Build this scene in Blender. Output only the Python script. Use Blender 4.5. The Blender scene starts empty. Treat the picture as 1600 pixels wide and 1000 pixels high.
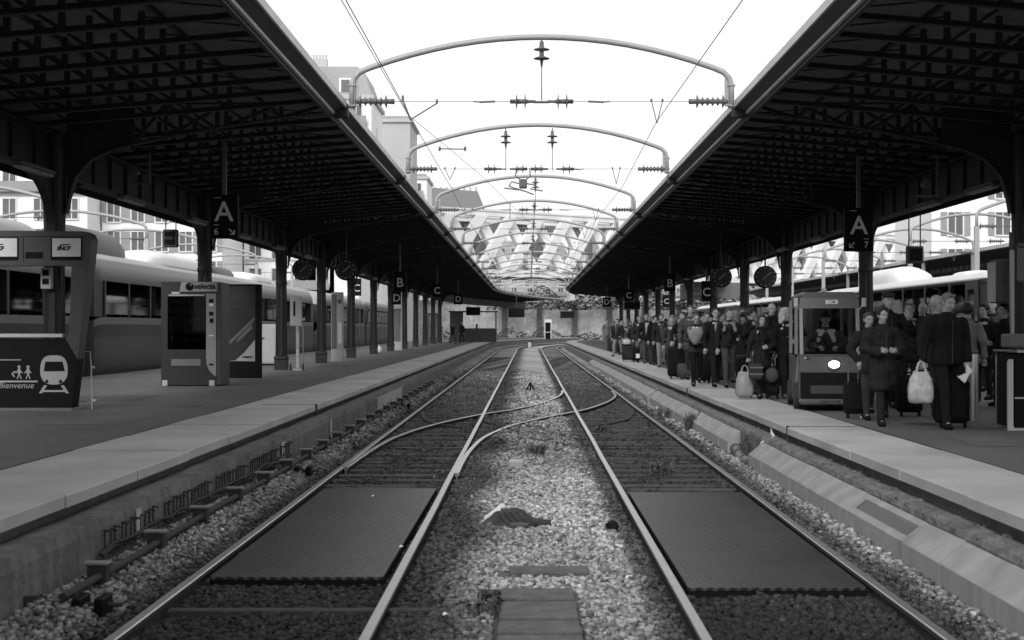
import bpy, bmesh, math, random
import numpy as np
from mathutils import Vector, Matrix
R = math.radians
rnd = random.Random(7)
rng = np.random.default_rng(11)
sc = bpy.context.scene
COL = sc.collection

# ------------------------------------------------------------------ camera
F = 2222.0                       # focal length in photo pixels (50 mm lens)
cd = bpy.data.cameras.new('camera'); cam = bpy.data.objects.new('camera', cd); COL.objects.link(cam)
cam.location = (0, 0, 1.88); cam.rotation_euler = (R(90), 0, 0)
cd.lens = 50; cd.sensor_width = 36; cd.shift_x = -26/1600; cd.shift_y = 12/1600
cd.clip_start = .1; cd.clip_end = 2000
cd.dof.use_dof = True; cd.dof.focus_distance = 26; cd.dof.aperture_fstop = 4.0
sc.camera = cam

# ------------------------------------------------------------------ sky, sun, exposure
EL, AZ = R(32), R(195)
w = bpy.data.worlds.new('World'); sc.world = w; w.use_nodes = True
nt = w.node_tree; nt.nodes.clear()
sky = nt.nodes.new('ShaderNodeTexSky'); sky.sky_type = 'NISHITA'; sky.sun_disc = False
sky.sun_elevation = EL; sky.sun_rotation = AZ; sky.dust_density = 5; sky.ozone_density = 1
bw = nt.nodes.new('ShaderNodeRGBToBW'); bg = nt.nodes.new('ShaderNodeBackground'); bg.inputs[1].default_value = .15
mul = nt.nodes.new('ShaderNodeMath'); mul.operation = 'MULTIPLY_ADD'; mul.inputs[1].default_value = .35; mul.inputs[2].default_value = 6.2
wo = nt.nodes.new('ShaderNodeOutputWorld')
nt.links.new(sky.outputs[0], bw.inputs[0]); nt.links.new(bw.outputs[0], mul.inputs[0])
nt.links.new(mul.outputs[0], bg.inputs[0]); nt.links.new(bg.outputs[0], wo.inputs[0])
sd = bpy.data.lights.new('sun', 'SUN'); sd.energy = 1.5; sd.angle = R(25); sd.color = (1, 1, 1)
sun = bpy.data.objects.new('sun', sd); COL.objects.link(sun)
sun.rotation_euler = (R(90)-EL, 0, R(-15))
sc.view_settings.view_transform = 'Standard'; sc.view_settings.look = 'None'
sc.view_settings.exposure = 0; sc.view_settings.gamma = 1

# ------------------------------------------------------------------ helpers
def gpt(x, y, hp=1.30):
    """ground position on the platform under a photo point"""
    Y = hp*F/(y-512); return ((x-826)*Y/F, Y)
def curve(Y):                     # beyond 125 m the station bends to the right
    Y = np.asarray(Y, float); return np.where(Y > 125, (Y-125)**2/400.0, 0.0)

MATS = {}
def mat(name, v, rough=.75, var=.18, scale=2.0, bump=0.0, bscale=40, metal=0.0, fine=0.0, streak=0.0, spec=.4, attr=None, emit=0.0):
    if name in MATS: return MATS[name]
    m = bpy.data.materials.new(name); m.use_nodes = True; MATS[name] = m
    n = m.node_tree; L = n.links; b = n.nodes['Principled BSDF']
    b.inputs['Roughness'].default_value = rough; b.inputs['Metallic'].default_value = metal
    b.inputs['Specular IOR Level'].default_value = spec
    g = n.nodes.new('ShaderNodeNewGeometry'); pos = g.outputs['Position']
    def noise(s, det=4, vec=pos):
        t = n.nodes.new('ShaderNodeTexNoise'); t.inputs['Scale'].default_value = s; t.inputs['Detail'].default_value = det
        L.new(vec, t.inputs['Vector']); return t.outputs['Fac']
    def math_(op, a, bb, cc=None):
        t = n.nodes.new('ShaderNodeMath'); t.operation = op
        for i, q in enumerate((a, bb, cc)):
            if q is None: continue
            if isinstance(q, (int, float)): t.inputs[i].default_value = q
            else: L.new(q, t.inputs[i])
        return t.outputs[0]
    f = math_('MULTIPLY_ADD', noise(scale), 2*var*1.6, 1-var*1.6)
    if fine: f = math_('MULTIPLY', f, math_('MULTIPLY_ADD', noise(bscale, 3), 2*fine, 1-fine))
    if streak:
        mp = n.nodes.new('ShaderNodeMapping'); mp.inputs['Scale'].default_value = (5, 5, .35); L.new(pos, mp.inputs[0])
        f = math_('MULTIPLY', f, math_('MULTIPLY_ADD', noise(1.6, 6, mp.outputs[0]), 2*streak, 1-streak))
    if attr:
        a = n.nodes.new('ShaderNodeAttribute'); a.attribute_name = attr; f = math_('MULTIPLY', f, a.outputs['Fac'])
    val = math_('MAXIMUM', math_('MULTIPLY', f, v), 0.002)
    c = n.nodes.new('ShaderNodeCombineColor')
    for i in range(3): L.new(val, c.inputs[i])
    L.new(c.outputs[0], b.inputs['Base Color'])
    if bump:
        bn = n.nodes.new('ShaderNodeBump'); bn.inputs['Strength'].default_value = 1; bn.inputs['Distance'].default_value = bump
        L.new(noise(bscale, 6), bn.inputs['Height']); L.new(bn.outputs[0], b.inputs['Normal'])
    if emit:
        b.inputs['Emission Color'].default_value = (1, 1, 1, 1); b.inputs['Emission Strength'].default_value = emit
    return m
def glass(name, tint=.5, rough=.03):
    if name in MATS: return MATS[name]
    m = bpy.data.materials.new(name); m.use_nodes = True; MATS[name] = m; n = m.node_tree; L = n.links; n.nodes.clear()
    o = n.nodes.new('ShaderNodeOutputMaterial'); mx = n.nodes.new('ShaderNodeMixShader')
    t = n.nodes.new('ShaderNodeBsdfTransparent'); t.inputs[0].default_value = (tint, tint, tint, 1)
    g = n.nodes.new('ShaderNodeBsdfGlossy'); g.inputs['Roughness'].default_value = rough
    fr = n.nodes.new('ShaderNodeFresnel'); fr.inputs[0].default_value = 1.5
    L.new(fr.outputs[0], mx.inputs[0]); L.new(t.outputs[0], mx.inputs[1]); L.new(g.outputs[0], mx.inputs[2]); L.new(mx.outputs[0], o.inputs[0])
    return m

class MB:
    def __init__(s): s.v = []; s.f = []; s.m = []
    def add(s, vs, fs, mi=0):
        o = len(s.v); s.v += [tuple(map(float, q)) for q in vs]; s.f += [tuple(i+o for i in f) for f in fs]
        s.m += [mi]*len(fs) if isinstance(mi, int) else list(mi); return s
    def box(s, x0, x1, y0, y1, z0, z1, mi=0):
        return s.add([(x0,y0,z0),(x1,y0,z0),(x1,y1,z0),(x0,y1,z0),(x0,y0,z1),(x1,y0,z1),(x1,y1,z1),(x0,y1,z1)],
                     [(0,3,2,1),(4,5,6,7),(0,1,5,4),(1,2,6,5),(2,3,7,6),(3,0,4,7)], mi)
    def bevbox(s, x0, x1, y0, y1, z0, z1, b=.02, mi=0):
        """box with its upright and upper edges chamfered"""
        P = [(x0+b,y0),(x1-b,y0),(x1,y0+b),(x1,y1-b),(x1-b,y1),(x0+b,y1),(x0,y1-b),(x0,y0+b)]
        cx, cy = (x0+x1)/2, (y0+y1)/2
        def ins(k): return [(cx+(px-cx)*(1-k*2/max(x1-x0,1e-6)), cy+(py-cy)*(1-k*2/max(y1-y0,1e-6))) for px, py in P]
        rings = [[(p[0],p[1],z) for p in q] for q, z in ((ins(b*.7), z0), (P, z0+b), (P, z1-b), (ins(b*.7), z1))]
        return s.loft(rings, mi)
    def loft(s, rings, mi=0, cap=True, closed=True):
        n = len(rings[0]); vs = [p for r in rings for p in r]; fs = []
        for i in range(len(rings)-1):
            for j in range(n if closed else n-1):
                a = i*n+j; b = i*n+(j+1) % n; fs.append((a, b, b+n, a+n))
        if cap: fs += [tuple(range(n-1, -1, -1)), tuple(range((len(rings)-1)*n, len(rings)*n))]
        return s.add(vs, fs, mi)
    def tube(s, pts, r, n=8, mi=0, cap=True):
        pts = [Vector(p) for p in pts]; rs = r if isinstance(r, (list, tuple)) else [r]*len(pts)
        rings = []; up = None
        for i, p in enumerate(pts):
            t = (pts[min(i+1, len(pts)-1)]-pts[max(i-1, 0)]).normalized()
            if up is None:
                up = Vector((0,0,1)) if abs(t.z) < .9 else Vector((0,1,0))
            a = t.cross(up); a = a.normalized() if a.length > 1e-6 else Vector((1,0,0)); b = a.cross(t).normalized(); up = b
            rings.append([tuple(p+rs[i]*(math.cos(2*math.pi*k/n)*a+math.sin(2*math.pi*k/n)*b)) for k in range(n)])
        return s.loft(rings, mi, cap)
    def lathe(s, prof, c=(0,0,0), axis='z', n=16, mi=0):
        rings = []
        for r, h in prof:
            r = max(r, 1e-4); ring = []
            for k in range(n):
                a = 2*math.pi*k/n; u, v_ = r*math.cos(a), r*math.sin(a)
                p = {'z': (u, v_, h), 'x': (h, u, v_), 'y': (v_, h, u)}[axis]
                ring.append((p[0]+c[0], p[1]+c[1], p[2]+c[2]))
            rings.append(ring)
        return s.loft(rings, mi)
    def prism(s, poly, y0, y1, mi=0):
        """(x,z) outline given depth in y"""
        n = len(poly); vs = [(x, y0, z) for x, z in poly]+[(x, y1, z) for x, z in poly]
        fs = [tuple(range(n)), tuple(range(2*n-1, n-1, -1))]+[(i, i+n, (i+1) % n+n, (i+1) % n) for i in range(n)]
        return s.add(vs, fs, mi)
    def prismx(s, poly, x0, x1, mi=0):
        """(y,z) outline given width in x"""
        n = len(poly); vs = [(x0, y, z) for y, z in poly]+[(x1, y, z) for y, z in poly]
        fs = [tuple(range(n-1, -1, -1)), tuple(range(n, 2*n))]+[(i, (i+1) % n, (i+1) % n+n, i+n) for i in range(n)]
        return s.add(vs, fs, mi)
    def ell(s, c, r, n=12, mi=0, rot=None):
        rings = []; k = n//2
        for i in range(k+1):
            th = math.pi*i/k; th = min(max(th, .05), math.pi-.05)
            ring = [Vector((math.sin(th)*math.cos(2*math.pi*j/n)*r[0], math.sin(th)*math.sin(2*math.pi*j/n)*r[1], -math.cos(th)*r[2])) for j in range(n)]
            if rot is not None: ring = [rot @ q for q in ring]
            rings.append([tuple(q+Vector(c)) for q in ring])
        return s.loft(rings, mi)
    def cap(s, a, ra, b, rb, n=10, mi=0, flat=1.0):
        """tapered capsule from a to b (flat squeezes it in y)"""
        a = Vector(a); b = Vector(b); t = (b-a); L = max(t.length, 1e-5); t = t/L
        u = t.cross(Vector((0,1,0))); u = u.normalized() if u.length > .1 else Vector((1,0,0)); v = t.cross(u).normalized()
        rings = []
        for th in (-85, -60, -30, 0): rings.append((a+t*ra*math.sin(R(th)), ra*math.cos(R(th))))
        for th in (0, 30, 60, 85): rings.append((b+t*rb*math.sin(R(th)), rb*math.cos(R(th))))
        out = []
        for c, r in rings:
            rr = []
            for k in range(n):
                d = r*(math.cos(2*math.pi*k/n)*u+math.sin(2*math.pi*k/n)*v); d.y *= flat; rr.append(tuple(c+d))
            out.append(rr)
        return s.loft(out, mi)
    def xf(s, M, start=0):
        for i in range(start, len(s.v)): s.v[i] = tuple(M @ Vector(s.v[i]))
        return s
    def merge(s, o, M=None, mi=0):
        vs = o.v if M is None else [tuple(M @ Vector(q)) for q in o.v]
        k = len(s.v); s.v += vs; s.f += [tuple(i+k for i in f) for f in o.f]; s.m += [m+mi for m in o.m]; return s
    def mesh(s, name, mats, smooth=False, fix=True):
        me = bpy.data.meshes.new(name); me.from_pydata(s.v, [], s.f)
        for m in (mats if isinstance(mats, (list, tuple)) else [mats]): me.materials.append(m)
        me.polygons.foreach_set('material_index', s.m)
        if fix:
            b = bmesh.new(); b.from_mesh(me); bmesh.ops.recalc_face_normals(b, faces=b.faces); b.to_mesh(me); b.free()
        if smooth: me.polygons.foreach_set('use_smooth', [True]*len(me.polygons))
        me.update(); return me

def link(name, me, parent=None, loc=(0,0,0)):
    o = bpy.data.objects.new(name, me); COL.objects.link(o); o.location = loc
    if parent is not None: o.parent = parent
    return o
def obj(name, mb, mats, parent=None, smooth=False, loc=(0,0,0), angle=None):
    me = mb.mesh(name, mats, smooth)
    if angle:
        me.polygons.foreach_set('use_smooth', [True]*len(me.polygons)); me.set_sharp_from_angle(angle=R(angle))
    return link(name, me, parent, loc)
def tag(o, label=None, cat=None, group=None, kind=None):
    if label: o['label'] = label
    if cat: o['category'] = cat
    if group: o['group'] = group
    if kind: o['kind'] = kind
    return o
def thing(name, label, cat, loc=(0,0,0), rz=0, group=None):
    o = bpy.data.objects.new(name, None); COL.objects.link(o); o.location = loc; o.rotation_euler = (0, 0, rz)
    o.empty_display_size = .2
    return tag(o, label, cat, group)
def dup(root, loc, label, rz=None, scale=None):
    kids = {}
    for o in bpy.data.objects:
        if o.parent: kids.setdefault(o.parent.name, []).append(o)
    def cp(o, par):
        c = o.copy(); COL.objects.link(c)
        if par is not None: c.parent = par
        for k in kids.get(o.name, []): cp(k, c)
        return c
    c = cp(root, None); c.location = loc; c['label'] = label
    if rz is not None: c.rotation_euler = (0, 0, rz)
    if scale is not None: c.scale = (scale,)*3 if not isinstance(scale, (tuple, list)) else scale
    return c
def struct(name, mb, mats, **k): o = obj(name, mb, mats, **k); o['kind'] = 'structure'; return o
def text_mb(s, size, depth=.004, align='CENTER', shear=0.0, bold=0.0):
    """flat lettering facing -y, lower centre at the origin"""
    c = bpy.data.curves.new('t', 'FONT'); c.body = s; c.size = size; c.align_x = align; c.extrude = depth/2; c.shear = shear; c.offset = bold
    c.resolution_u = 3
    o = bpy.data.objects.new('t', c); me = bpy.data.meshes.new_from_object(o)
    mb = MB(); mb.add([(v.co.x, -v.co.z, v.co.y) for v in me.vertices], [tuple(p.vertices) for p in me.polygons])
    bpy.data.objects.remove(o); bpy.data.curves.remove(c); bpy.data.meshes.remove(me); return mb
def put(mb, loc, rz=0): return Matrix.Translation(loc) @ Matrix.Rotation(rz, 4, 'Z')

def ysamp(y0, y1, step=8.0):
    ys = [y0]; y = y0
    while y < y1-1e-6:
        y = min(y+(step if y < 122 else 3.0), y1); ys.append(y)
    return ys
def sweep(prof, ys, mi=0, closed=True, bend=True):
    """(x,z) outline drawn out along the station"""
    mb = MB(); rings = []
    for y in ys:
        c = float(curve(y)) if bend else 0.0
        rings.append([(x+c, y, z) for x, z in prof])
    n = len(prof); mb.loft(rings, 0, cap=closed, closed=closed)
    if not isinstance(mi, int):
        k = n if closed else n-1
        mb.m = [mi[j] for i in range(len(ys)-1) for j in range(k)]+([mi[0]]*2 if closed else [])
    return mb
def path_sweep(prof, pts, mi=0):
    """profile (u across, z) along plan points"""
    mb = MB(); rings = []; P = [Vector((p[0], p[1], 0)) for p in pts]; z = [p[2] if len(p) > 2 else 0 for p in pts]
    for i, p in enumerate(P):
        t = (P[min(i+1, len(P)-1)]-P[max(i-1, 0)]).normalized(); nrm = Vector((t.y, -t.x, 0))
        rings.append([tuple(p+nrm*u+Vector((0, 0, z[i]+h))) for u, h in prof])
    mb.loft(rings, 0); n = len(prof)
    if not isinstance(mi, int): mb.m = [mi[j] for i in range(len(P)-1) for j in range(n)]+[mi[1]]*2
    return mb
def smooth_path(pts, n=6):
    out = []; P = [pts[0]]+list(pts)+[pts[-1]]
    for i in range(1, len(P)-2):
        for k in range(n):
            t = k/n; q = []
            for d in range(len(pts[0])):
                a, b, c, e = P[i-1][d], P[i][d], P[i+1][d], P[i+2][d]
                q.append(.5*((2*b)+(-a+c)*t+(2*a-5*b+4*c-e)*t*t+(-a+3*b-3*c+e)*t**3))
            out.append(tuple(q))
    out.append(tuple(pts[-1])); return out

# ------------------------------------------------------------------ materials
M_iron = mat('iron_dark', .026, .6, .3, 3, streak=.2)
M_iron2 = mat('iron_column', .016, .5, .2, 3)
M_deck = mat('roof_boards', .14, .8, .2, .8, fine=.15, bscale=6)
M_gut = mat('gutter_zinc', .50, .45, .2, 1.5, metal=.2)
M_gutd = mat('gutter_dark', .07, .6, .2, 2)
M_asph = mat('asphalt', .108, .8, .35, .45, bump=.002, bscale=90, fine=.12)
M_edge = mat('platform_stone', .40, .8, .3, .8, bump=.002, bscale=60, fine=.10)
M_conc = mat('wall_concrete', .13, .9, .4, 1.6, bump=.012, bscale=14, fine=.4, streak=.6)
M_recess = mat('recess_concrete', .16, .9, .25, 1.2, bump=.006, bscale=18, streak=.3)
M_ledge = mat('ledge_rubble', .15, .95, .45, 4, bump=.02, bscale=16, fine=.5)
M_cover = mat('cover_concrete', .30, .85, .3, 3, bump=.002, bscale=50, fine=.06)
M_coverside = mat('cover_side', .30, .85, .1, 2, streak=.3)
M_steel = mat('rail_head', .55, .36, .12, 6, metal=.85)
M_rust = mat('rail_rust', .04, .85, .3, 8, bump=.003, bscale=60)
M_wood = mat('sleeper_wood', .06, .85, .3, 2, bump=.006, bscale=30, fine=.3)
M_ballast = mat('ballast', 1.0, .95, .12, 3, bump=.03, bscale=24, fine=.45, attr='dirt_shade')
M_stone = mat('ballast_stone', 1.0, .95, .05, 4, attr='dirt_shade', fine=.15)
M_white = mat('white_paint', .72, .5, .06, 2)
M_lgrey = mat('light_grey_paint', .42, .5, .08, 2)
M_grey = mat('grey_paint', .13, .5, .08, 2)
M_dgrey = mat('dark_grey_paint', .05, .45, .1, 2)
M_black = mat('black_paint', .007, .6, .1, 2, spec=.12)
M_gantry = mat('gantry_galvanised', .36, .5, .08, 1, metal=.15)
M_insul = mat('insulator_ceramic', .12, .25, .2, 5)
M_wire = mat('wire', .14, .5, .1, 3)
M_letter = mat('sign_letter', .55, .5, .03, 2)
M_glassd = mat('dark_glass', .012, .04, .05, 1, spec=1.0)
M_rubber = mat('rubber', .02, .7, .1, 5)
M_chrome = mat('brushed_metal', .45, .3, .08, 4, metal=.8)
# ------------------------------------------------------------------ ground and ballast
g = MB(); g.add([(-500,-20,-.45),(500,-20,-.45),(500,900,-.45),(-500,900,-.45)], [(0,1,2,3)])
struct('ground', g, mat('yard_ground', .16, .95, .25, .4, bump=.05, bscale=8, fine=.3))
RAILX = (-2.53, -.99, 1.07, 2.55)
def sstep(a, b, x): t = np.clip((x-a)/(b-a), 0, 1); return t*t*(3-2*t)
def bheight(X, Y):
    z = np.full_like(X, -.10)
    z = np.where(X < -2.6, -.10+.13*sstep(2.65, 3.05, -X), z)
    inl = sstep(-2.62, -2.45, X)*(1-sstep(-1.15, -.95, X)); inr = sstep(.98, 1.15, X)*(1-sstep(2.48, 2.65, X))
    z = z-.005*(inl+inr)
    cen = sstep(-.95, -.4, X)*(1-sstep(.5, 1.0, X)); z = z+.045*cen
    z = np.where(X > 2.65, -.10+.09*sstep(2.65, 3.0, X), z)
    return z+.015*np.sin(X*5.1+Y*1.7)*np.sin(Y*2.3-X*2)
def bdirt_tone(X, Y):
    """stone tone: brake dust between the rails, clean in the six-foot, darker near the camera"""
    cx = sstep(-.75, -.15, X+.10*np.sin(Y*1.3))*(1-sstep(.72, .95, X))
    d = .05+.34*cx*(1-.38*sstep(11, 8.5, Y))*(1-.42*sstep(17.5, 20, Y)*(1-sstep(24, 40, Y)))
    out = np.maximum(sstep(2.72, 2.9, -X)*.19*(1-sstep(16, 19, Y)*.35), sstep(2.75, 2.95, X)*.20)
    d = np.maximum(d, .075+out)
    inn = (X > -2.5) & (X < -1.0); innr = (X > 1.1) & (X < 2.5)
    d = np.where(inn | innr, .042+.17*sstep(22, 60, Y)*inn+.10*sstep(24, 70, Y)*innr, d)
    d = d*(1-.38*sstep(12.5, 8.5, Y)*(np.abs(X-.2) > .9))  # both sides darken towards the near end
    blotch = .75+.5*(np.sin(X*2.1+Y*.9)*np.sin(Y*.55+1.3*X)*.5+.5)
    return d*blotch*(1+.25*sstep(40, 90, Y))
nx, ys_ = 90, np.concatenate([np.arange(3, 30, .12), np.arange(30, 70, .4), np.arange(70, 125, 1.5), np.arange(125, 260, 3.)])
xs_ = np.linspace(-3.62, 3.2, nx); XX, YY = np.meshgrid(xs_, ys_)
ZZ = bheight(XX, YY)+rng.normal(0, .008, XX.shape)*(YY < 40)
me = bpy.data.meshes.new('ballast_bed'); ny = len(ys_)
V = np.stack([XX+curve(YY), YY, ZZ], -1).reshape(-1, 3)
ii = (np.arange(ny-1)[:, None]*nx+np.arange(nx-1)[None]).reshape(-1)
me.from_pydata(V.tolist(), [], np.stack([ii, ii+1, ii+nx+1, ii+nx], -1).tolist())
at = me.attributes.new('dirt_shade', 'FLOAT', 'POINT'); at.data.foreach_set('value', (bdirt_tone(XX, YY)*(.35+.5*sstep(40, 66, YY))).reshape(-1).astype(np.float32))  # near bed darkened: shade between the stones put into its tone
me.materials.append(M_ballast); me.polygons.foreach_set('use_smooth', [True]*len(me.polygons))
o = link('ballast_bed', me); o['kind'] = 'structure'

def stones(name, n, ya, yb, smin, smax, power):
    ico = bmesh.new(); bmesh.ops.create_cube(ico, size=1.25); bmesh.ops.triangulate(ico, faces=ico.faces)
    bv = np.array([v.co[:] for v in ico.verts]); bf = np.array([[v.index for v in f.verts] for f in ico.faces]); ico.free()
    y = ya+(yb-ya)*rng.random(n)**power; x = rng.uniform(-3.3, 2.98, n)
    keep = np.ones(n, bool)
    for r in RAILX: keep &= np.abs(x-r) > .055
    keep &= ~((y > 10.85) & (y < 16.95) & (x > -2.47) & (x < -1.08)) & ~((y > 10.4) & (y < 16.7) & (x > 1.12) & (x < 2.57))
    keep &= ~((y > 8.6) & (y < 10.42) & (x > -.24) & (x < .36)) & ~((y > 11) & (y < 11.32) & (x > -.25) & (x < .4))
    x, y = x[keep], y[keep]; n = len(x)
    s = rng.uniform(smin, smax, n)
    P = bv[None]*(1+rng.uniform(-.38, .38, (n, len(bv), 3)))*(s[:, None, None])*rng.uniform(.6, 1.15, (n, 1, 3))
    P[..., 2] *= .75
    a = rng.uniform(0, 2*np.pi, n); b = rng.uniform(-.7, .7, n)
    ca, sa, cb, sb = np.cos(a), np.sin(a), np.cos(b), np.sin(b)
    X0 = P[..., 0]*cb[:, None]+P[..., 2]*sb[:, None]; Z0 = -P[..., 0]*sb[:, None]+P[..., 2]*cb[:, None]
    X1 = X0*ca[:, None]-P[..., 1]*sa[:, None]; Y1 = X0*sa[:, None]+P[..., 1]*ca[:, None]
    z = bheight(x, y)+s*rng.uniform(-.1, .75, n)
    V = np.stack([X1+x[:, None], Y1+y[:, None], Z0+z[:, None]], -1).reshape(-1, 3)
    Fc = (bf[None]+(np.arange(n)*len(bv))[:, None, None]).reshape(-1, 3)
    me = bpy.data.meshes.new(name); me.vertices.add(len(V)); me.vertices.foreach_set('co', V.reshape(-1).astype(np.float32))
    me.loops.add(Fc.size); me.loops.foreach_set('vertex_index', Fc.reshape(-1).astype(np.int32))
    me.polygons.add(len(Fc)); me.polygons.foreach_set('loop_start', np.arange(0, Fc.size, 3, dtype=np.int32))
    me.update(calc_edges=True)
    d = bdirt_tone(x, y)*rng.uniform(.35, 1.7, n)*np.where(rng.random(n) < .03, 1.8, 1)
    at = me.attributes.new('dirt_shade', 'FLOAT', 'POINT'); at.data.foreach_set('value', np.repeat(np.clip(d, .02, .8), len(bv)).astype(np.float32))
    me.materials.append(M_stone); o = link(name, me); o['kind'] = 'stuff'; return o
stones('ballast_stones', 95000, 7.2, 22, .012, .036, 1.2)
stones('ballast_stones', 42000, 20, 64, .022, .05, 1.3)

# ------------------------------------------------------------------ platforms
ZP = .58
ys = ysamp(-3, 190)
struct('platform_left', sweep([(-11.75,-.4),(-11.75,ZP),(-4.81,ZP),(-4.81,-.4)], ys), M_asph)
ysR = ysamp(-3, 150)
struct('platform_right', sweep([(4.36,-.4),(4.36,ZP),(12.1,ZP),(12.1,-.4)], ysR), M_asph)
def edge_slabs(name, xo, xi, y0, y1, seed):
    r_ = random.Random(seed); mb = MB(); y = y0
    while y < y1:
        L = 2.0; c0, c1 = float(curve(y)), float(curve(y+L)); dz = r_.uniform(-.004, .004); dx = r_.uniform(-.008, .008); gp = .006
        s_ = 1 if xo < xi else -1; b = .012*s_
        rings = []
        for yy, cc in ((y+gp, c0), (y+L-gp, c1)):
            rings.append([(xo+dx+cc, yy, ZP-.095), (xo+dx+cc, yy, ZP-.008+dz), (xo+dx+b+cc, yy, ZP+.004+dz), (xi+cc, yy, ZP+.004+dz), (xi+cc, yy, ZP-.095)])
        mb.loft(rings); y += L
    return struct(name, mb, M_edge)
edge_slabs('platform_edge_left', -3.58, -4.805, -3, 189, 1)
edge_slabs('platform_edge_right', 3.39, 4.355, -3, 149, 2)
struct('platform_base_left', sweep([(-3.72,-.4),(-3.72,ZP-.1),(-4.8,ZP-.1),(-4.8,-.4)], ys), M_recess)
struct('platform_base_right', sweep([(3.5,-.4),(3.5,ZP-.1),(4.35,ZP-.1),(4.35,-.4)], ysR), M_recess)
# low walls in front of the platforms
def rough_sweep(prof, y0, y1, step, amp, seed):
    r_ = np.random.default_rng(seed); ys = np.arange(y0, y1, step); rings = []
    for y in ys:
        j = r_.normal(0, amp, (len(prof), 2)); c = float(curve(y))
        rings.append([(x+c+j[i, 0], y, z+j[i, 1]) for i, (x, z) in enumerate(prof)])
    return MB().loft(rings)
w = obj('low_wall', rough_sweep([(-3.715,-.4),(-3.35,-.4),(-3.35,.30),(-3.37,.385),(-3.55,.39),(-3.715,.37)], 2, 186, .5, .006, 3), [M_conc])
tag(w, 'weathered low concrete wall with ledge under the left platform edge', 'wall')
w = obj('low_wall', rough_sweep([(3.495,-.4),(3.22,-.4),(3.212,.325),(3.225,.365),(3.30,.385),(3.40,.38),(3.495,.36)], 2, 146, .16, .005, 4), [M_ledge])
tag(w, 'crumbling rubble wall behind the concrete duct covers on the right', 'wall')
# streaked white runs on the left wall
mb = MB()
for x, y0, y1 in ((-3.344, 31.5, 37.5), (-3.344, 19.2, 19.5), (-3.344, 23.9, 24.15), (-3.344, 12.1, 12.25)):
    mb.box(x, x+.01, y0, y1, -.02, .33)
tag(obj('lime_patch', mb, mat('lime', .38, .9, .2, 2, streak=.5)), kind='stuff')
for k, (yy, xx) in enumerate(((23.9, -3.58), (18.6, 3.39), (30.4, 3.39))):
    mb = MB().box(xx-.01, xx+.02, yy, yy+.07, .40, .595); mb.box(xx+.02 if xx > 0 else xx-.9, xx+.9 if xx > 0 else xx-.02, yy+.02, yy+.05, ZP+.005, ZP+.009)
    tag(obj('expansion_joint', mb, M_rust), ['dark joint cut across the left platform edge', 'dark joint cut across the right platform edge beside the cart', 'thin post joint in the right platform edge below the people'][k], 'joint')

# ------------------------------------------------------------------ rails and sleepers
RP = [(-.036,-.006),(-.03,0),(.03,0),(.036,-.006),(.036,-.035),(.012,-.05),(.010,-.14),(.07,-.155),(.07,-.17),(-.07,-.17),(-.07,-.155),(-.010,-.14),(-.012,-.05),(-.036,-.035)]
RM = [0,0,0,1,1,1,1,1,1,1,1,1,1,1]
def rail(pts, parent, name='rail', low=0.0):
    return obj(name, path_sweep([(u, z+low) for u, z in RP], pts, RM), [M_steel if low > -.01 else M_rust, M_rust], parent)
def track_pts(x, y0=3, y1=195):
    rr = random.Random(int(x*100)); return [(x+float(curve(y))+rr.uniform(-.006, .006), y) for y in ysamp(y0, y1, 3.0)]
SL = MB().box(-1.25, 1.25, -.12, .12, -.12, 0); sl_me = SL.mesh('sleeper', M_wood)
for side, (ra, rb) in enumerate(((RAILX[0], RAILX[1]), (RAILX[2], RAILX[3]))):
    t = thing('railway_track', ['left railway track running beside the empty left platform', 'right railway track running beside the crowded platform'][side], 'railway track', (0, 0, 0), group='the two tracks')
    rail(track_pts(ra), t); rail(track_pts(rb), t)
    y = 17.6; cx = (ra+rb)/2; k = 0
    while k < 96:
        o = link('sleeper', sl_me, t, (cx+float(curve(y)), y, -.072 if y < 44 else -.092)); o.rotation_euler = (0, 0, rnd.uniform(-.01, .01))
        o.scale.x = 1.0 if not 24 < y < 38 else .98
        y += .62 if y < 46 else 1.0; k += 1
A = [(-2.47,19.2),(-2.45,20.7),(-2.41,22.5),(-2.30,24.5),(-2.02,26.7),(-1.55,29),(-.94,31.2),(-.42,32.6),(.1,34.5),(.64,37.6),(.92,40.2),(1.01,42.6)]
B = [(-.93,18.4),(-.93,20.0),(-.90,21.8),(-.80,24),(-.60,25.8),(-.27,27.7),(.32,29.8),(1.07,32.0),(1.55,33.8),(2.06,36.5),(2.40,39.4),(2.48,42.4)]
t = thing('rail_crossover', 'curved crossover rails joining the left track to the right track', 'rail switch')
for P in (A, B):
    pts = smooth_path(P)
    rail([(x, y, .002) for x, y in pts], t, 'curved_rail')
for P in ([(-2.44,32.6),(-2.30,31),(-2.08,29.4),(-1.73,28.2),(-1.3,27.4)], [(-.9,29.2),(-.4,27.9),(.3,27.0)], [(2.46,33.4),(2.25,31.2),(2.02,29.7),(1.6,28.6),(1.3,28.0)], [(-.2,31.9),(.1,30.9),(.6,30.1)]):
    rail([(x, y) for x, y in smooth_path(P)], t, 'check_rail', low=-.035)
mb = MB()
for i in range(22): mb.box(-3.0+.01*i, 3.0, 20+i*1.0, 20.22+i*1.0, -.27, -.066)
obj('crossing_timbers', mb, M_wood, t)['kind'] = 'stuff'
for (x, y) in ((-.99, 31.05), (1.07, 32.0)):
    obj('frog', MB().bevbox(x-.11, x+.11, y-.7, y+.7, -.16, -.03, .02), M_rust, t)
mb = MB()
for k in range(3): mb.box(-1.25, -1.08, 18.6+k*.35, 18.72+k*.35, -.11, -.075)
obj('slide_plate', mb, M_chrome, t)
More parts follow.
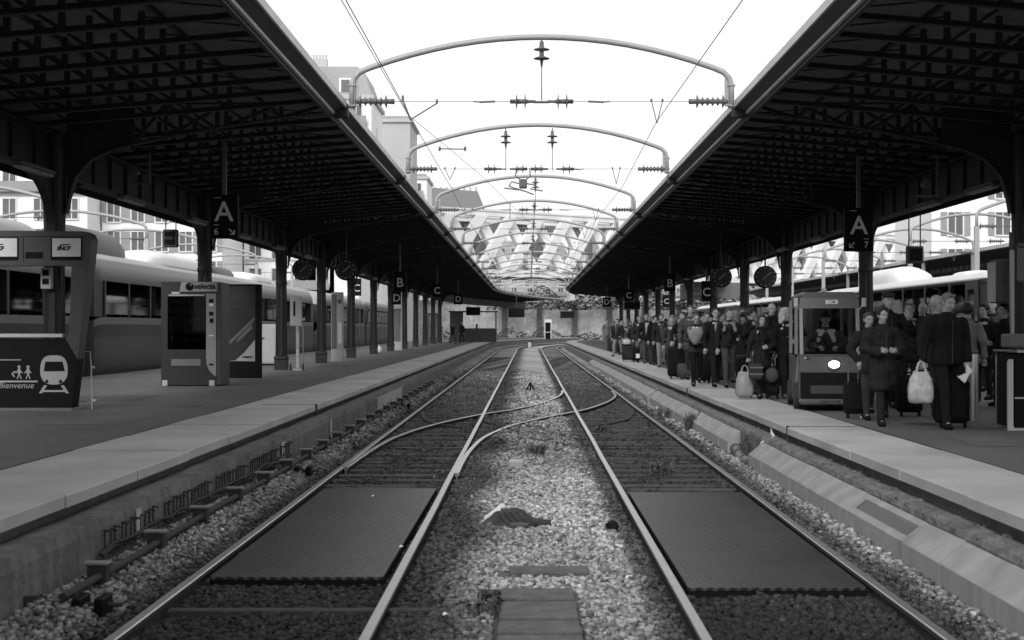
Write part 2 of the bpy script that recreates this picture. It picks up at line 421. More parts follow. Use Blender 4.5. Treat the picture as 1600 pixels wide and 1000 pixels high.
# timbers lying in the near ballast
def plank(name, label, x0, x1, y0, y1, z1, m, rz=0, n=1, h=.1):
    t = MB()
    wy = (y1-y0)/n
    for i in range(n): t.bevbox(x0+rnd.uniform(-.01, .01), x1+rnd.uniform(-.01, .01), y0+i*wy+.010, y0+(i+1)*wy-.010, z1-h, z1+rnd.uniform(-.014, .006), .008)
    o = obj(name, t, m); tag(o, label, 'timber'); o.rotation_euler[2] = rz; return o
M_plank = mat('old_planks', .12, .85, .4, 7, bump=.008, bscale=50, fine=.45)
plank('timber_board', 'wide weathered board of planks lying in the foreground ballast', -.20, .33, 8.2, 10.35, -.015, M_plank, 0, 10)
plank('timber_board', 'short crosswise board lying just behind the wide plank board', -.24, .39, 11.0, 11.32, -.005, M_plank, R(-.4))
plank('steel_tie_bar', 'dark tie bar lying across the left track in the foreground', -2.42, -.30, 9.72, 9.84, -.04, M_rust, R(.3))
plank('timber_sleeper', 'dark timber sleeper crossing the left track behind the rubber panel', -2.4, -1.1, 17.15, 17.4, -.065, M_wood)
plank('timber_sleeper', 'dark timber sleeper crossing the right track behind the rubber panel', 1.2, 2.45, 17.0, 17.22, -.065, M_wood)
o = obj('junction_box', MB().bevbox(-.36, -.2, 9.9, 10.12, -.14, .02, .02), M_black); tag(o, 'small black box beside the wide foreground board', 'box')
o = obj('concrete_block', MB().bevbox(-.27, -.07, 19.4, 19.7, -.1, .06, .015), M_lgrey); tag(o, 'small pale concrete block between the tracks behind the rag', 'block')
o = obj('concrete_block', MB().bevbox(-.19, .01, 13.6, 13.75, -.1, .0, .015), M_dgrey); tag(o, 'dark flat block in the ballast in front of the rag', 'block')
mb = MB().ell((.81, 13.75, -.04), (.065, .06, .055), 10)
for i, v in enumerate(mb.v): mb.v[i] = tuple(v[k]+rnd.uniform(-.008, .008) for k in range(3))
tag(obj('stone', mb, M_black), 'round black stone beside the inner rail of the right track', 'stone')
# rag heap
mb = MB(); nn = 18
hv = []
for j in range(nn):
    for i in range(nn*2):
        u = i/(nn*2-1)*2-1; v = j/(nn-1)*2-1
        wv = max(.0, 1-abs(v)*(1.05))*max(0, 1-abs(u)**1.6)
        z = .17*wv*(1-.45*u)+.014*math.sin(u*9+v*5)*wv**.5+.02*math.sin(v*7-u*6)*wv**.5+rnd.uniform(-.006, .006)
        hv.append((-.12+u*.40+.05*v, 14.0+v*.30*(1-.35*u)+.03*math.sin(u*9), -.065+max(z, -.02)))
fs = []; mi = []
for j in range(nn-1):
    for i in range(nn*2-1):
        a = j*nn*2+i; fs.append((a, a+1, a+1+nn*2, a+nn*2)); mi.append(1 if (i < 11 and 6 < j < 11) else 0)
mb.add(hv, fs, mi)
mb.cap((-.42, 13.95, .01), .022, (-.26, 14.08, .10), .04, 8, 1, flat=.6)
mb.cap((.0, 13.8, .0), .05, (.18, 13.74, -.02), .04, 8, 0)
for q in range(5): mb.tube([(-.3+q*.06, 13.9, .08), (-.22+q*.07, 13.75, .0), (-.16+q*.08, 13.68, -.05)], .008, 4, 2)
o = obj('rag_heap', mb, [mat('rag_dark', .05, .8, .5, 9), M_white, M_dgrey], smooth=True); tag(o, 'crumpled dark rag heap with one white corner lying between the tracks', 'rag')
# crossing panels with ribbed rubber top
def panel(label, x0, x1, y0, y1, rz):
    t = thing('crossing_panel', label, 'crossing panel', ((x0+x1)/2, (y0+y1)/2, 0), rz, group='rubber panels between the rails')
    hx, hy = (x1-x0)/2, (y1-y0)/2
    n = 1
    for i in range(n):
        obj('rubber_panel', MB().bevbox(-hx+i*2*hx/n+.003, -hx+(i+1)*2*hx/n-.003, -hy, hy, -.058, -.028, .006), M_panel, t)
        obj('underside', MB().box(-hx+.004, hx-.004, -hy-.006, hy, -.16, -.059), M_black, t)
    return t
M_panel = mat('ribbed_rubber', .045, .42, .5, 1.1, fine=.6, bscale=14)
nt_ = M_panel.node_tree; b_ = nt_.nodes['Principled BSDF']
g_ = nt_.nodes.new('ShaderNodeNewGeometry'); mp = nt_.nodes.new('ShaderNodeMapping'); mp.inputs['Rotation'].default_value = (0, 0, R(45)); mp.inputs['Scale'].default_value = (1, 1, 0)
ck = nt_.nodes.new('ShaderNodeTexVoronoi'); ck.inputs['Scale'].default_value = 17; ck.inputs['Randomness'].default_value = 0.0
bp = nt_.nodes.new('ShaderNodeBump'); bp.inputs['Distance'].default_value = .008
nt_.links.new(g_.outputs['Position'], mp.inputs[0]); nt_.links.new(mp.outputs[0], ck.inputs['Vector']); nt_.links.new(ck.outputs['Distance'], bp.inputs['Height'])
bl = b_.inputs['Base Color'].links[0].from_socket; mxp = nt_.nodes.new('ShaderNodeVectorMath'); mxp.operation = 'MULTIPLY'; rp = nt_.nodes.new('ShaderNodeMapRange'); rp.inputs['From Max'].default_value = .5; rp.inputs['To Min'].default_value = 1.8; rp.inputs['To Max'].default_value = .3
nt_.links.new(ck.outputs['Distance'], rp.inputs[0]); nt_.links.new(bl, mxp.inputs[0]); nt_.links.new(rp.outputs[0], mxp.inputs[1]); nt_.links.new(mxp.outputs[0], b_.inputs['Base Color']); nt_.links.new(bp.outputs[0], b_.inputs['Normal'])
panel('dark ribbed rubber crossing panel between the rails of the left track', -2.44, -1.10, 10.9, 16.9, R(-.2))
panel('dark ribbed rubber crossing panel between the rails of the right track', 1.16, 2.48, 10.45, 16.5, R(.15))
# little scraps of paper on the stones
for k, (x, y, lb) in enumerate(((-1.1, 12.3, 'small white paper scrap on the left rubber panel near its inner rail'), (2.9, 12.2, 'small white paper scrap in the ballast beside the long rail on the right'), (-.55, 9.4, 'small white pebble-like scrap in the near left ballast'), (4.75, 20.3, 'small white paper scrap on the platform in front of the cart'), (-1.75, 16.0, 'tiny pale scrap on the far end of the left rubber panel'))):
    zz = ZP+.012 if x > 4 else -.02
    mb = MB().add([(x+.4*a,y+.4*b_,zz+c) for a,b_,c in ((-.04,-.03,0),(.03,-.04,.01),(.05,.03,.004),(-.01,.05,.02),(-.05,.01,.012))], [(0,1,2,3,4)])
    tag(obj('paper_scrap', mb, M_white), lb, 'litter')

# pipe run with brackets by the left wall
t = thing('signal_pipe', 'thin pipe run on low brackets along the foot of the left wall', 'pipe')
M_capg = mat('bracket_cap', .22, .7, .3, 5)
pts = [(-3.08, y, .10+.008*math.sin(y)) for y in np.arange(9.4, 47, 1.6)]
obj('pipe', MB().tube(pts, .028, 8), M_rust, t)
for k in range(23):
    y = 10.25+k*1.6
    bk = obj('bracket', MB().bevbox(-3.17, -3.03, y-.05, y+.05, -.1, .172, .006), M_rust, t); obj('cap', MB().bevbox(-3.2, -3.02, y-.06, y+.06, .173, .195, .006), M_capg, bk)
for k, y in enumerate((9.45, 18.3, 33.5)):
    t = thing('point_lever_box', ['pair of dark lever plates beside the left rail in the foreground', 'pair of dark lever plates beside the left rail near the rubber panel', 'small dark lever plates beside the left rail beyond the crossover'][k], 'track equipment', (-2.9, y, 0), group='lever boxes beside the left rail')
    for s in (-1, 1): obj('plate', MB().bevbox(s*.075-.03, s*.075+.03, -.12, .12, -.12, .10, .01), M_black, t)
    obj('rod', MB().tube([(-.42, 0, .04), (.2, 0, .04)], .016, 6), M_rust, t)
    obj('bracket', MB().box(-.44, -.36, -.03, .03, -.05, .1), M_rust, t)
# cable hangers on the left wall
t = thing('cable_hangers', 'long row of small iron cable hooks on the left platform wall', 'cable hooks')
hk = MB().tube([(0,0,.29),(.0,0,.13),(.015,0,.10),(.04,0,.10),(.05,0,.12)], .0085, 5).tube([(0,0,.28),(.04,0,.28),(.05,0,.265)], .0085, 5); hk_me = hk.mesh('hook', M_rust)
y = 11.2
while y < 19.8:
    o = link('hook', hk_me, t, (-3.335, y, rnd.uniform(-.012, .012))); o.rotation_euler = (rnd.uniform(-.08, .08), 0, rnd.uniform(-.3, .3)); y += .145 if rnd.random() < .9 else .4
for z in (.12, .15):
    pts = [(-3.31+rnd.uniform(-.02, .02), y, z+rnd.uniform(-.03, .02)) for y in np.arange(11, 19.6, .35)]
    obj('cable', MB().tube(smooth_path(pts, 3), .014, 6), M_rubber, t)

# duct covers along the right wall
def cover(y0, y1, label, inset=False, damp=False):
    prof = [(3.0,-.1),(3.0,.155),(3.012,.167),(3.2,.315),(3.2,-.1)]
    mb = MB().loft([[(x, y, z) for x, z in prof] for y in (y0+.003, y1-.003)])
    n = 5; mb.m = [1, 0, 0, 0, 1, 1, 1]
    mb.v = [(x+rnd.uniform(-.004, .004), yy, z+rnd.uniform(-.004, .004)) for x, yy, z in mb.v]
    o = obj('duct_cover', mb, [M_cover, M_coverside]); tag(o, label, 'duct cover', 'concrete covers along the right wall')
    o.rotation_euler[2] = rnd.uniform(-.0004, .0004)
    return o
ORD = ['nearest', 'second', 'third', 'fourth', 'fifth', 'sixth', 'seventh', 'eighth', 'ninth', 'tenth', 'eleventh', 'twelfth', 'thirteenth', 'fourteenth', 'fifteenth', 'sixteenth', 'seventeenth', 'eighteenth', 'nineteenth', 'twentieth']
def ordn(i):
    if i < 20: return ORD[i]
    tens = ['', '', 'twenty', 'thirty', 'forty', 'fifty', 'sixty'][(i+1)//10]; u = (i+1) % 10
    return tens+('-'+['', 'first', 'second', 'third', 'fourth', 'fifth', 'sixth', 'seventh', 'eighth', 'ninth'][u] if u else 'th')
ylist = []; y = 7.4
while y < 19.0: ylist.append((y, y+1.0)); y += 1.0
y = 21.5
while y < 70: ylist.append((y, y+1.0)); y += 1.0 if abs(y-34.5) > .3 else 1.25
for k, (a, b) in enumerate(ylist):
    if 10.9 < a < 12.5: continue
    cover(a, b, f'sloping concrete duct cover, {ordn(k)} of the row from the camera')
t = thing('framed_cover', 'pale duct cover with a sunken dark rectangular lid, on the right', 'duct cover')
pr = lambda x: .165+(x-3.0)*.74
mb = MB()
mb.loft([[(x, y, z) for x, z in [(3.0,-.1),(3.0,.16),(3.05,.20),(3.05,-.1)]] for y in (11.41, 13.39)])
mb.loft([[(x, y, z) for x, z in [(3.155,-.1),(3.155,.28),(3.2,.315),(3.2,-.1)]] for y in (11.41, 13.39)])
for a, b in ((11.405, 11.47), (13.33, 13.395)): mb.loft([[(x, y, z) for x, z in [(3.052,-.1),(3.052,.202),(3.153,.278),(3.153,-.1)]] for y in (a, b)])
obj('frame', mb, M_cover, t)
obj('lid', MB().loft([[(x, y, z) for x, z in [(3.054,-.1),(3.054,.185),(3.151,.257),(3.151,-.1)]] for y in (11.475, 13.325)]), M_dgrey, t)
# exposed grey pipe between the covers
t = thing('drain_pipe', 'exposed jointed grey pipe lying in the gap of the duct covers', 'pipe')
pts = smooth_path([(3.11, 21.9, .07), (3.11, 21.2, .05), (3.05, 20.3, .0), (3.08, 19.6, .02), (3.1, 18.8, .05)], 5)
obj('pipe', MB().tube(pts, .075, 12), mat('pipe_grey', .14, .5, .2, 6), t, smooth=True)
for i in (4, 7, 11, 15):
    p = Vector(pts[i]); q = Vector(pts[i+1]); d = (q-p).normalized()
    obj('collar', MB().tube([p, p+d*.09], .09, 12), mat('pipe_dark', .08, .6, .2, 6), t)
t = thing('white_bent_pipe', 'thin white bent pipe hanging from the right platform edge by the joint', 'pipe')
obj('pipe', MB().tube([(3.42, 20.0, .50), (3.42, 20.0, .395), (3.34, 19.4, .40), (3.28, 19.3, .36), (3.2, 19.5, .3), (3.2, 19.75, .2)], .022, 8), [M_white], t, smooth=True)
# weeds
def weed(x, y, z, h, n, label, seed):
    r_ = random.Random(seed); mb = MB()
    for i in range(n):
        a = r_.uniform(0, 6.28); l = h*r_.uniform(.5, 1.1); lean = r_.uniform(.1, .7)*l; px, py = x+r_.uniform(-.12, .12), y+r_.uniform(-.2, .2); wd = .006+r_.random()*.008
        q = (px+math.cos(a)*lean*.4, py+math.sin(a)*lean*.4, z+l*.6); e = (px+math.cos(a)*lean, py+math.sin(a)*lean, z+l)
        c, s = math.cos(a+1.57)*wd, math.sin(a+1.57)*wd
        mb.add([(px-c,py-s,z),(px+c,py+s,z),(q[0]+c,q[1]+s,q[2]),(q[0]-c,q[1]-s,q[2]),e], [(0,1,2,3),(3,2,4)])
        if r_.random() < .6:
            for k in range(3):
                cx, cy, cz = [q[d]+(e[d]-q[d])*k/3 for d in range(3)]; b = r_.uniform(0, 6.28); ll = .03
                mb.add([(cx,cy,cz),(cx+ll*math.cos(b),cy+ll*math.sin(b),cz+.012),(cx+ll*1.6*math.cos(b+.4),cy+ll*1.6*math.sin(b+.4),cz),(cx+ll*math.cos(b+.9),cy+ll*math.sin(b+.9),cz-.008)], [(0,1,2,3)])
    tag(obj('weed', mb, mat('weed_green', .10, .8, .3, 8)), label, 'plant', 'weeds growing beside the tracks')
weed(1.75, 18.9, -.14, .28, 60, 'leafy weed clump in the right track behind its rubber panel', 1)
weed(3.0, 26.2, .0, .34, 80, 'tall weed clump leaning on the duct covers on the right', 2)
weed(3.22, 20.6, .1, .25, 40, 'dark weed tuft in the gap above the exposed grey pipe', 3)
weed(.1, 21.4, -.05, .16, 60, 'low weed patch in front of the crossover curve', 4)
weed(-.5, 23.2, -.05, .14, 50, 'low weeds along the inside of the crossover curve', 5)
weed(1.35, 27, -.12, .14, 50, 'low weeds between the right rails at the crossover', 6)
weed(-3.1, 25.0, -.0, .14, 50, 'low weeds at the foot of the left wall', 7)
weed(-.3, 9.7, -.06, .12, 30, 'sparse dry stalks beside the foreground board', 8)
weed(2.85, 30, .0, .2, 50, 'weeds between the right outer rail and the duct covers', 9)
# small marker between the tracks
t = thing('track_marker', 'small dark three-legged marker on a pale slab between the tracks', 'marker', (.05, 43, -.04))
obj('slab', MB().bevbox(-.45, .45, -.5, .4, -.05, .02, .02), M_cover, t)
for a in (-1, 0, 1): obj('leg', MB().tube([(a*.13, a*.05, .02), (0, 0, .26)], .022, 6), M_black, t)
obj('slab', MB().bevbox(-.4, .4, 4.6, 5.1, -.05, .02, .02), M_cover, t)
t = thing('bollard', 'small pale marker post at the far bend of the tracks', 'post', (.1, 142, -.1)); obj('post', MB().bevbox(-.15, .15, -.15, .15, 0, .5, .04), M_white, t)

# rubble and grit on the right-hand ledge
rr = random.Random(9); mb = MB()
for k in range(260):
    y = 9+rr.random()**1.5*45; x = rr.uniform(3.23, 3.47); r0 = rr.uniform(.008, .03)
    q = [(x+r0*a+rr.uniform(-.4, .4)*r0, y+r0*b*1.6+rr.uniform(-.4, .4)*r0, .375+r0*c*.8) for a, b, c in ((-1,-1,-1),(1,-1,-1),(1,1,-1),(-1,1,-1),(-.6,-.7,1),(.7,-.6,1),(.5,.8,1),(-.8,.5,1))]
    mb.add(q, [(0,3,2,1),(4,5,6,7),(0,1,5,4),(1,2,6,5),(2,3,7,6),(3,0,4,7)])
tag(obj('ledge_rubble', mb, M_ledge), kind='stuff')

# grooves and repairs in the platform surface
for nm, x0, x1, ysx in (('platform_groove_left', -4.85, -4.815, ys), ('platform_groove_right', 4.37, 4.40, ysR)):
    struct(nm, sweep([(x0, ZP+.0015), (x0, ZP+.003), (x1, ZP+.003), (x1, ZP+.0015)], ysx), M_rubber)
M_patch = mat('asphalt_patch', .065, .8, .3, 1.2, fine=.2, bscale=60); M_patch2 = mat('asphalt_patch_pale', .115, .8, .3, 1.2, fine=.2, bscale=60)
for k, (x0, x1, y0, y1) in enumerate(((-6.6, -5.4, 19, 21.5), (-8.6, -6.9, 25, 27.2), (-6.2, -5.3, 34, 40), (-7.2, -5.9, 47, 50), (4.9, 5.9, 15.5, 17.2), (5.0, 6.2, 24, 25.2))):
    pm_p = MB().add([(x0, y0, ZP+.004), (x1, y0+.15, ZP+.004), (x1-.1, y1, ZP+.004), (x0+.12, y1-.2, ZP+.004)], [(0, 1, 2, 3)])
    struct('asphalt_repair', pm_p, M_patch if k % 2 else M_patch2)
for k, (x, y) in enumerate(((-5.6, 23.5), (-6.3, 29.2), (5.3, 19.2))):
    t = thing('manhole_cover', ['round manhole cover in the left platform before the vending machine', 'round manhole cover farther along the left platform', 'small round manhole cover in the right platform before the crowd'][k], 'manhole cover', (x, y, ZP))
    obj('lid', MB().lathe([(.0, .004), (.24, .006), (.25, .003)], n=24), M_patch, t)
# ------------------------------------------------------------------ platform canopies
COLY0 = [-19, -8.5, 2.0]
COLY = [12.5, 22.95, 33.6, 44.0, 52.5, 61.3, 70.2, 78.9, 87.6, 96.3, 105, 113.7, 122.4]
def canopy(side, y_end, label):
    s = side; XE = -2.93 if s < 0 else 3.30; XC = -7.65 if s < 0 else 7.97; XB = -8.3 if s < 0 else 8.6
    t = thing('platform_canopy', label, 'canopy', group='iron canopies over the platforms')
    ys = ysamp(-30, y_end, 6.0); zr = lambda x: 5.40-.085*abs(x-XE)          # underside line of the trusses
    def mirror(p): return [(XE-s*0+s*(-0)+(x if s < 0 else x), z) for x, z in p]
    # roof boards
    off = .40
    prof = [(XE+s*.12, zr(XE)+off-.25), (XE+s*.12, zr(XE)+off+.02-.2), (XE+s*1.6, zr(XE+s*1.6)+off+.06), (XB, zr(XB)+off+.06), (XB, zr(XB)+off), (XE+s*1.6, zr(XE+s*1.6)+off)]
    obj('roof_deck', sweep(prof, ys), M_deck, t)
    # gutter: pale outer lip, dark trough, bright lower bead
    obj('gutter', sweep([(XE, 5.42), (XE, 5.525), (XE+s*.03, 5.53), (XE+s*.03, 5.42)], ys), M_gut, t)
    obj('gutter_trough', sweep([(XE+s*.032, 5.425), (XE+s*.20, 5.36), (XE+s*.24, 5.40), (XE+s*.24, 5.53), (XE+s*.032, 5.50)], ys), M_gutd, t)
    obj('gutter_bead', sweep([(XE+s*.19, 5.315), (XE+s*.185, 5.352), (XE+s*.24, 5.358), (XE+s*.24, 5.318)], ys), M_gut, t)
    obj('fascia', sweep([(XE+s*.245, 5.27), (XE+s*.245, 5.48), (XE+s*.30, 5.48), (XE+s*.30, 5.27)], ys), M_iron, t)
    # trusses
    tr = MB(); X0 = XE+s*.30; X1 = XC; L = abs(X1-X0); P = lambda u, dz=0: (X0+s*u, 0, zr(X0+s*u)+dz)
    def bar(mb, a, b, wy, wz, mi=0):
        x0, z0 = a[0], a[2]; x1, z1 = b[0], b[2]; d = Vector((x1-x0, 0, z1-z0)).normalized(); nrm = Vector((-d.z, 0, d.x))*wz/2
        q = []
        for (x, z) in ((x0, z0), (x1, z1)):
            for yy in (-wy/2, wy/2):
                q += [(x+nrm.x, yy, z+nrm.z), (x-nrm.x, yy, z-nrm.z)]
        mb.add(q, [(0,2,3,1),(4,5,7,6),(0,1,5,4),(2,6,7,3),(0,4,6,2),(1,3,7,5)], mi)
    bar(tr, P(0), P(L), .09, .022, 0); bar(tr, P(0, .04), P(L, .04), .012, .05, 0)
    dep = lambda u: min(.34, .12+.16*u)
    bar(tr, P(0, .10), P(1.4, dep(1.4)), .03, .02)
    u = 1.4; prev = 0
    while u < L:
        bar(tr, P(u, .02), P(u, .40), .06, .07)
        bar(tr, P(u, .02), P(min(u+.5, L), .40), .045, .04); prev = u; u += .62
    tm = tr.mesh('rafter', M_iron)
    n = 0; y = 12.0
    while y < y_end-4 and n < 100:
        if min(abs(y-c) for c in COLY) > .3: link('rafter', tm, t, (float(curve(y)), y, 0)); n += 1
        y += 1.0
    if y < y_end-4:
        far = MB()
        for q in range(-28, 12): far.merge(tr, Matrix.Translation((0, q, 0)))
        while y < y_end-2: far.merge(tr, Matrix.Translation((float(curve(y)), y, 0))); y += 1.0
        obj('far_rafters', far, M_iron, t)['kind'] = 'stuff'
    # lengthwise purlins under the deck
    mb = MB()
    for k in range(4):
        x = XE+s*(1.5+k*1.5)
        if abs(x) > abs(XC): break
        q = zr(x)+dep(abs(x-X0))+.015
        mb.merge(sweep([(x-.03, q), (x+.03, q), (x+.03, q+.05), (x-.03, q+.05)], ys))
    obj('purlins', mb, M_iron, t)
    # main ribs, columns, spandrels
    rib = MB()
    low = [(XC-s*.20, 3.72), (XC-s*.24, 3.97), (XC-s*.36, 4.33), (XC-s*.61, 4.6), (XC-s*.97, 4.76), (XC-s*1.26, 4.83), (XC-s*1.8, 4.95), (XC-s*2.77, 5.13), (XC-s*3.66, 5.27), (XE+s*.26, 5.36)]
    for a, b in zip(low[:-1], low[1:]):                                   # flange following the curve
        bar(rib, (a[0], 0, a[1]), (b[0], 0, b[1]), .16, .025)
        zt = lambda x: min(zr(x)+.34, 5.5)
        if abs(a[0]-XC) < 1.2: rib.prism([(a[0], a[1]+.012), (b[0], b[1]+.012), (b[0], zt(b[0])), (a[0], zt(a[0]))], -.012, .012)
        else:
            bar(rib, (a[0], 0, a[1]), (a[0], 0, zt(a[0])), .05, .06); bar(rib, (a[0], 0, a[1]), (b[0], 0, zt(b[0])), .04, .05)
            bar(rib, (a[0], 0, zt(a[0])), (b[0], 0, zt(b[0])), .07, .03)
    rim = rib.mesh('bracket', M_iron)
    rv = MB()
    for a, b in zip(low[:-1], low[1:]):
        d = math.hypot(b[0]-a[0], b[1]-a[1]); k = 0
        while k*.09 < d:
            f = k*.09/d
            for yy in (-.055, .055): rv.box(a[0]+(b[0]-a[0])*f-.01, a[0]+(b[0]-a[0])*f+.01, yy-.01, yy+.01, a[1]+(b[1]-a[1])*f-.026, a[1]+(b[1]-a[1])*f-.012)
            k += 1
    rvm = rv.mesh('rivets', M_iron)
    cl = MB()
    n = 20; rings = []
    for z, r, fl in ((ZP+.42, .19, .0), (ZP+.42, .185, .012), (3.1, .165, .012), (3.2, .165, 0), (3.22, .18, 0), (3.28, .18, 0), (3.3, .165, 0), (3.6, .17, 0), (3.9, .185, 0), (4.3, .19, 0), (4.5, .2, 0), (5.0, .2, 0)):
        rings.append([((r-fl*(k % 2)*1.6)*math.cos(2*math.pi*k/n), (r-fl*(k % 2)*1.6)*math.sin(2*math.pi*k/n), z) for k in range(n)])
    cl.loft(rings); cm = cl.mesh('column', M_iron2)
    bs = MB().box(-.19, .19, -.19, .19, ZP, ZP+.30).bevbox(-.205, .205, -.205, .205, ZP+.30, ZP+.42, .03); bm_ = bs.mesh('base', M_iron2)
    sp = MB()
    for q in (-1, 1):
        arc = [(q*(.16+1.35*(1-math.cos(R(a)))), 3.40+.93*math.sin(R(a))) for a in range(0, 91, 10)]
        for a, b in zip(arc[:-1], arc[1:]):
            sp.prismx([(a[0], a[1]), (b[0], b[1]), (b[0], 4.36), (a[0], 4.36)], -.02, .02)
            sp.prismx([(a[0], a[1]-.02), (b[0], b[1]-.02), (b[0], b[1]), (a[0], a[1])], -.07, .07)
    spm = sp.mesh('spandrel', M_iron)
    for y in COLY0+COLY:
        if y > y_end-2: break
        c = float(curve(y)); k = link('column', cm, t, (XC+c, y, 0)); link('base', bm_, k)
        link('spandrel', spm, t, (XC+c, y, 0)); b = link('bracket', rim, t, (c, y, 0)); link('rivets', rvm, b)['kind'] = 'stuff'
        hb = obj('gantry_shoe', MB().bevbox(XE-.02 if s > 0 else XE-.22, XE+.22 if s > 0 else XE+.02, -.07, .07, 5.26, 5.49, .02), M_iron, t, loc=(c, y, 0))
    # lengthwise girder over the columns, lattice
    g = MB()
    g.merge(sweep([(XC-.12, 4.31), (XC+.12, 4.31), (XC+.12, 4.36), (XC-.12, 4.36)], ys))
    g.merge(sweep([(XC-.10, 4.95), (XC+.10, 4.95), (XC+.10, 5.0), (XC-.10, 5.0)], ys))
    g.merge(sweep([(XC+s*.03-.008, 4.36), (XC+s*.03+.008, 4.36), (XC+s*.03+.008, 4.95), (XC+s*.03-.008, 4.95)], ys))
    y = 8.0
    while y < min(y_end, 122):
        for q in (-1, 1): g.box(min(XC+s*.03+q*.009, XC+s*.03+q*.06), max(XC+s*.03+q*.009, XC+s*.03+q*.06), y, y+.012, 4.361, 4.949)
        y += 1.0
    obj('girder', g, M_iron, t)
    # outer apron behind the columns closing the roof down to the girder
    obj('back_fascia', sweep([(XB-.02, 4.35), (XB+.02, 4.35), (XB+.02, 5.5), (XB-.02, 5.5)], ys), M_iron, t)
    return t
canopy(-1, 178, 'long dark iron canopy over the empty platform on the left')
canopy(1, 150, 'long dark iron canopy over the crowded platform on the right')
# neighbouring canopy beyond the right-hand train
t = thing('platform_canopy', 'distant canopy edge beyond the dark train on the right', 'canopy', group='iron canopies over the platforms')
ys = ysamp(30, 150)
obj('roof_deck', sweep([(21.2, 5.42), (30, 4.9), (30, 5.0), (21.2, 5.55)], ys), M_iron, t)
obj('gutter', sweep([(21.0, 5.44), (21.0, 5.60), (21.19, 5.60), (21.19, 5.44)], ys), M_gut, t)
for y in range(40, 150, 9): obj('column', MB().tube([(25.5, y, .5), (25.5, y, 5.2)], .16, 8), M_iron2, t)
mb = MB()
for k in range(100): mb.box(21.25, 29.9, 34+k*1.0, 34.06+k*1.0, 4.72, 4.92)
obj('rafters', mb, M_iron, t)['kind'] = 'stuff'
struct('platform_far_right', sweep([(20.4,-.4),(20.4,ZP),(30,ZP),(30,-.4)], ysamp(10, 150)), M_asph)

# tube lamps under the girders
lamp = MB().bevbox(-.09, .09, -.75, .75, -.06, .0, .02); dif = MB().bevbox(-.07, .07, -.70, .70, -.11, -.062, .02)
lm, dm = lamp.mesh('housing', M_dgrey), dif.mesh('diffuser', mat('lamp_diffuser', .22, .4, .05))
k = 0
for s, XC in ((-1, -7.65), (1, 7.97)):
    for i in range(14):
        y = 21.2+i*5.2+(0 if s < 0 else 1.0)
        if min(abs(y-c) for c in COLY) < 1.0: y += 1.9
        t = thing('tube_lamp', f'unlit tube lamp under the girder of the {"left" if s < 0 else "right"} canopy, {ordn(i)} from the camera', 'lamp', (XC-s*.28, y, 4.30), group='tube lamps under the canopy girders')
        link('housing', lm, t); link('diffuser', dm, t)

# ------------------------------------------------------------------ gantries and wires
def insulator(axis, n=6, r=.085, L=.5):
    prof = [(.012, -.16), (.02, -.04), (.035, -.03), (.04, 0)]
    for i in range(n):
        h = i*L/n; rr = r*1.3 if i in (0, n-1) else r*.9
        prof += [(.035, h+.005), (rr, h+L/n*.45), (rr*.9, h+L/n*.52), (.04, h+L/n*.6)]
    prof += [(.04, L), (.045, L+.08), (.015, L+.09)]
    return prof
arc = []
x0, x1 = -2.85, 3.27; cx = (x0+x1)/2; hw = (x1-x0)/2
left = [(-hw, 5.42), (-hw, 5.78), (-hw+.03, 5.90), (-hw+.12, 6.0), (-hw+.28, 6.07)]
mid = [(-hw+.28+(2*hw-.56)*i/16, 6.07+.50*(1-((i/8-1)**2))) for i in range(1, 16)]
right = [(-a, b) for a, b in reversed(left)]
GP = left+mid+right
gm = MB().tube([(cx+a, 0, b) for a, b in GP], .048, 10).mesh('arch', M_gantry, smooth=True)
lg = MB()
for q, xx in ((1, x0), (-1, x1)):
    lg.box(xx+q*.045-.003, xx+q*.045+.003, -.05, .05, 5.45, 5.95); lg.box(min(xx+q*.05, xx+q*.11), max(xx+q*.05, xx+q*.11), -.004, .004, 5.45, 5.90)
    for z in (5.47, 5.80): lg.box(xx-.06, xx+.06, -.06, .06, z-.02, z+.0)
lgm = lg.mesh('leg_plate', M_gantry)
i1m = MB().lathe([(r, h) for r, h in insulator('x')][::-1], (0, 0, 0), 'x', 12).mesh('insulator', M_insul, smooth=True)
vert = MB().lathe([(.012, 0), (.012, -.06), (.035, -.08), (.04, -.17), (.13, -.20), (.13, -.208), (.035, -.225), (.04, -.31), (.13, -.345), (.13, -.353), (.03, -.35), (.02, -.45), (.008, -.50), (.008, -1.02)], (0,0,0), 'z', 12)
vm = vert.mesh('hanging_insulator', M_insul, smooth=True)
pair = MB().lathe([(.01, 0), (.025, .02), (.025, .11), (.03, .13), (.04, .165), (.12, .172), (.12, .18), (.035, .19), (.04, .30), (.12, .31), (.12, .318), (.035, .33), (.035, .42), (.02, .36)], (0,0,0), 'x', 12)
pm = pair.mesh('insulator', M_insul, smooth=True)
crs = MB().tube([(x0+.05, 0, 5.53), (x1-.05, 0, 5.53)], .005, 5).tube([(cx-.12, 0, 5.52), (cx+.12, 0, 5.52)], .022, 6)
for q in (-1, 1): crs.tube([(cx+q*.75, 0, 5.53), (cx+q*1.0, 0, 5.52)], .018, 6).tube([(cx+q*.98, 0, 5.52), (cx+q*1.1, 0, 5.53)], .012, 6)
crm = crs.mesh('cross_wire', M_wire)
def droparm(x, dx, z=5.18):
    return MB().tube([(x-dx, 0, 5.54), (x, 0, z)], .009, 5).tube([(x+dx, 0, 5.54), (x, 0, z)], .009, 5).ell((x-dx, 0, 5.55), (.022, .022, .03), 6).ell((x+dx, 0, 5.55), (.022, .022, .03), 6)
dR = droparm(2.07, .09).mesh('registration_arm', M_wire); dL = droparm(-1.86, .12, 5.28).mesh('registration_arm', M_wire)
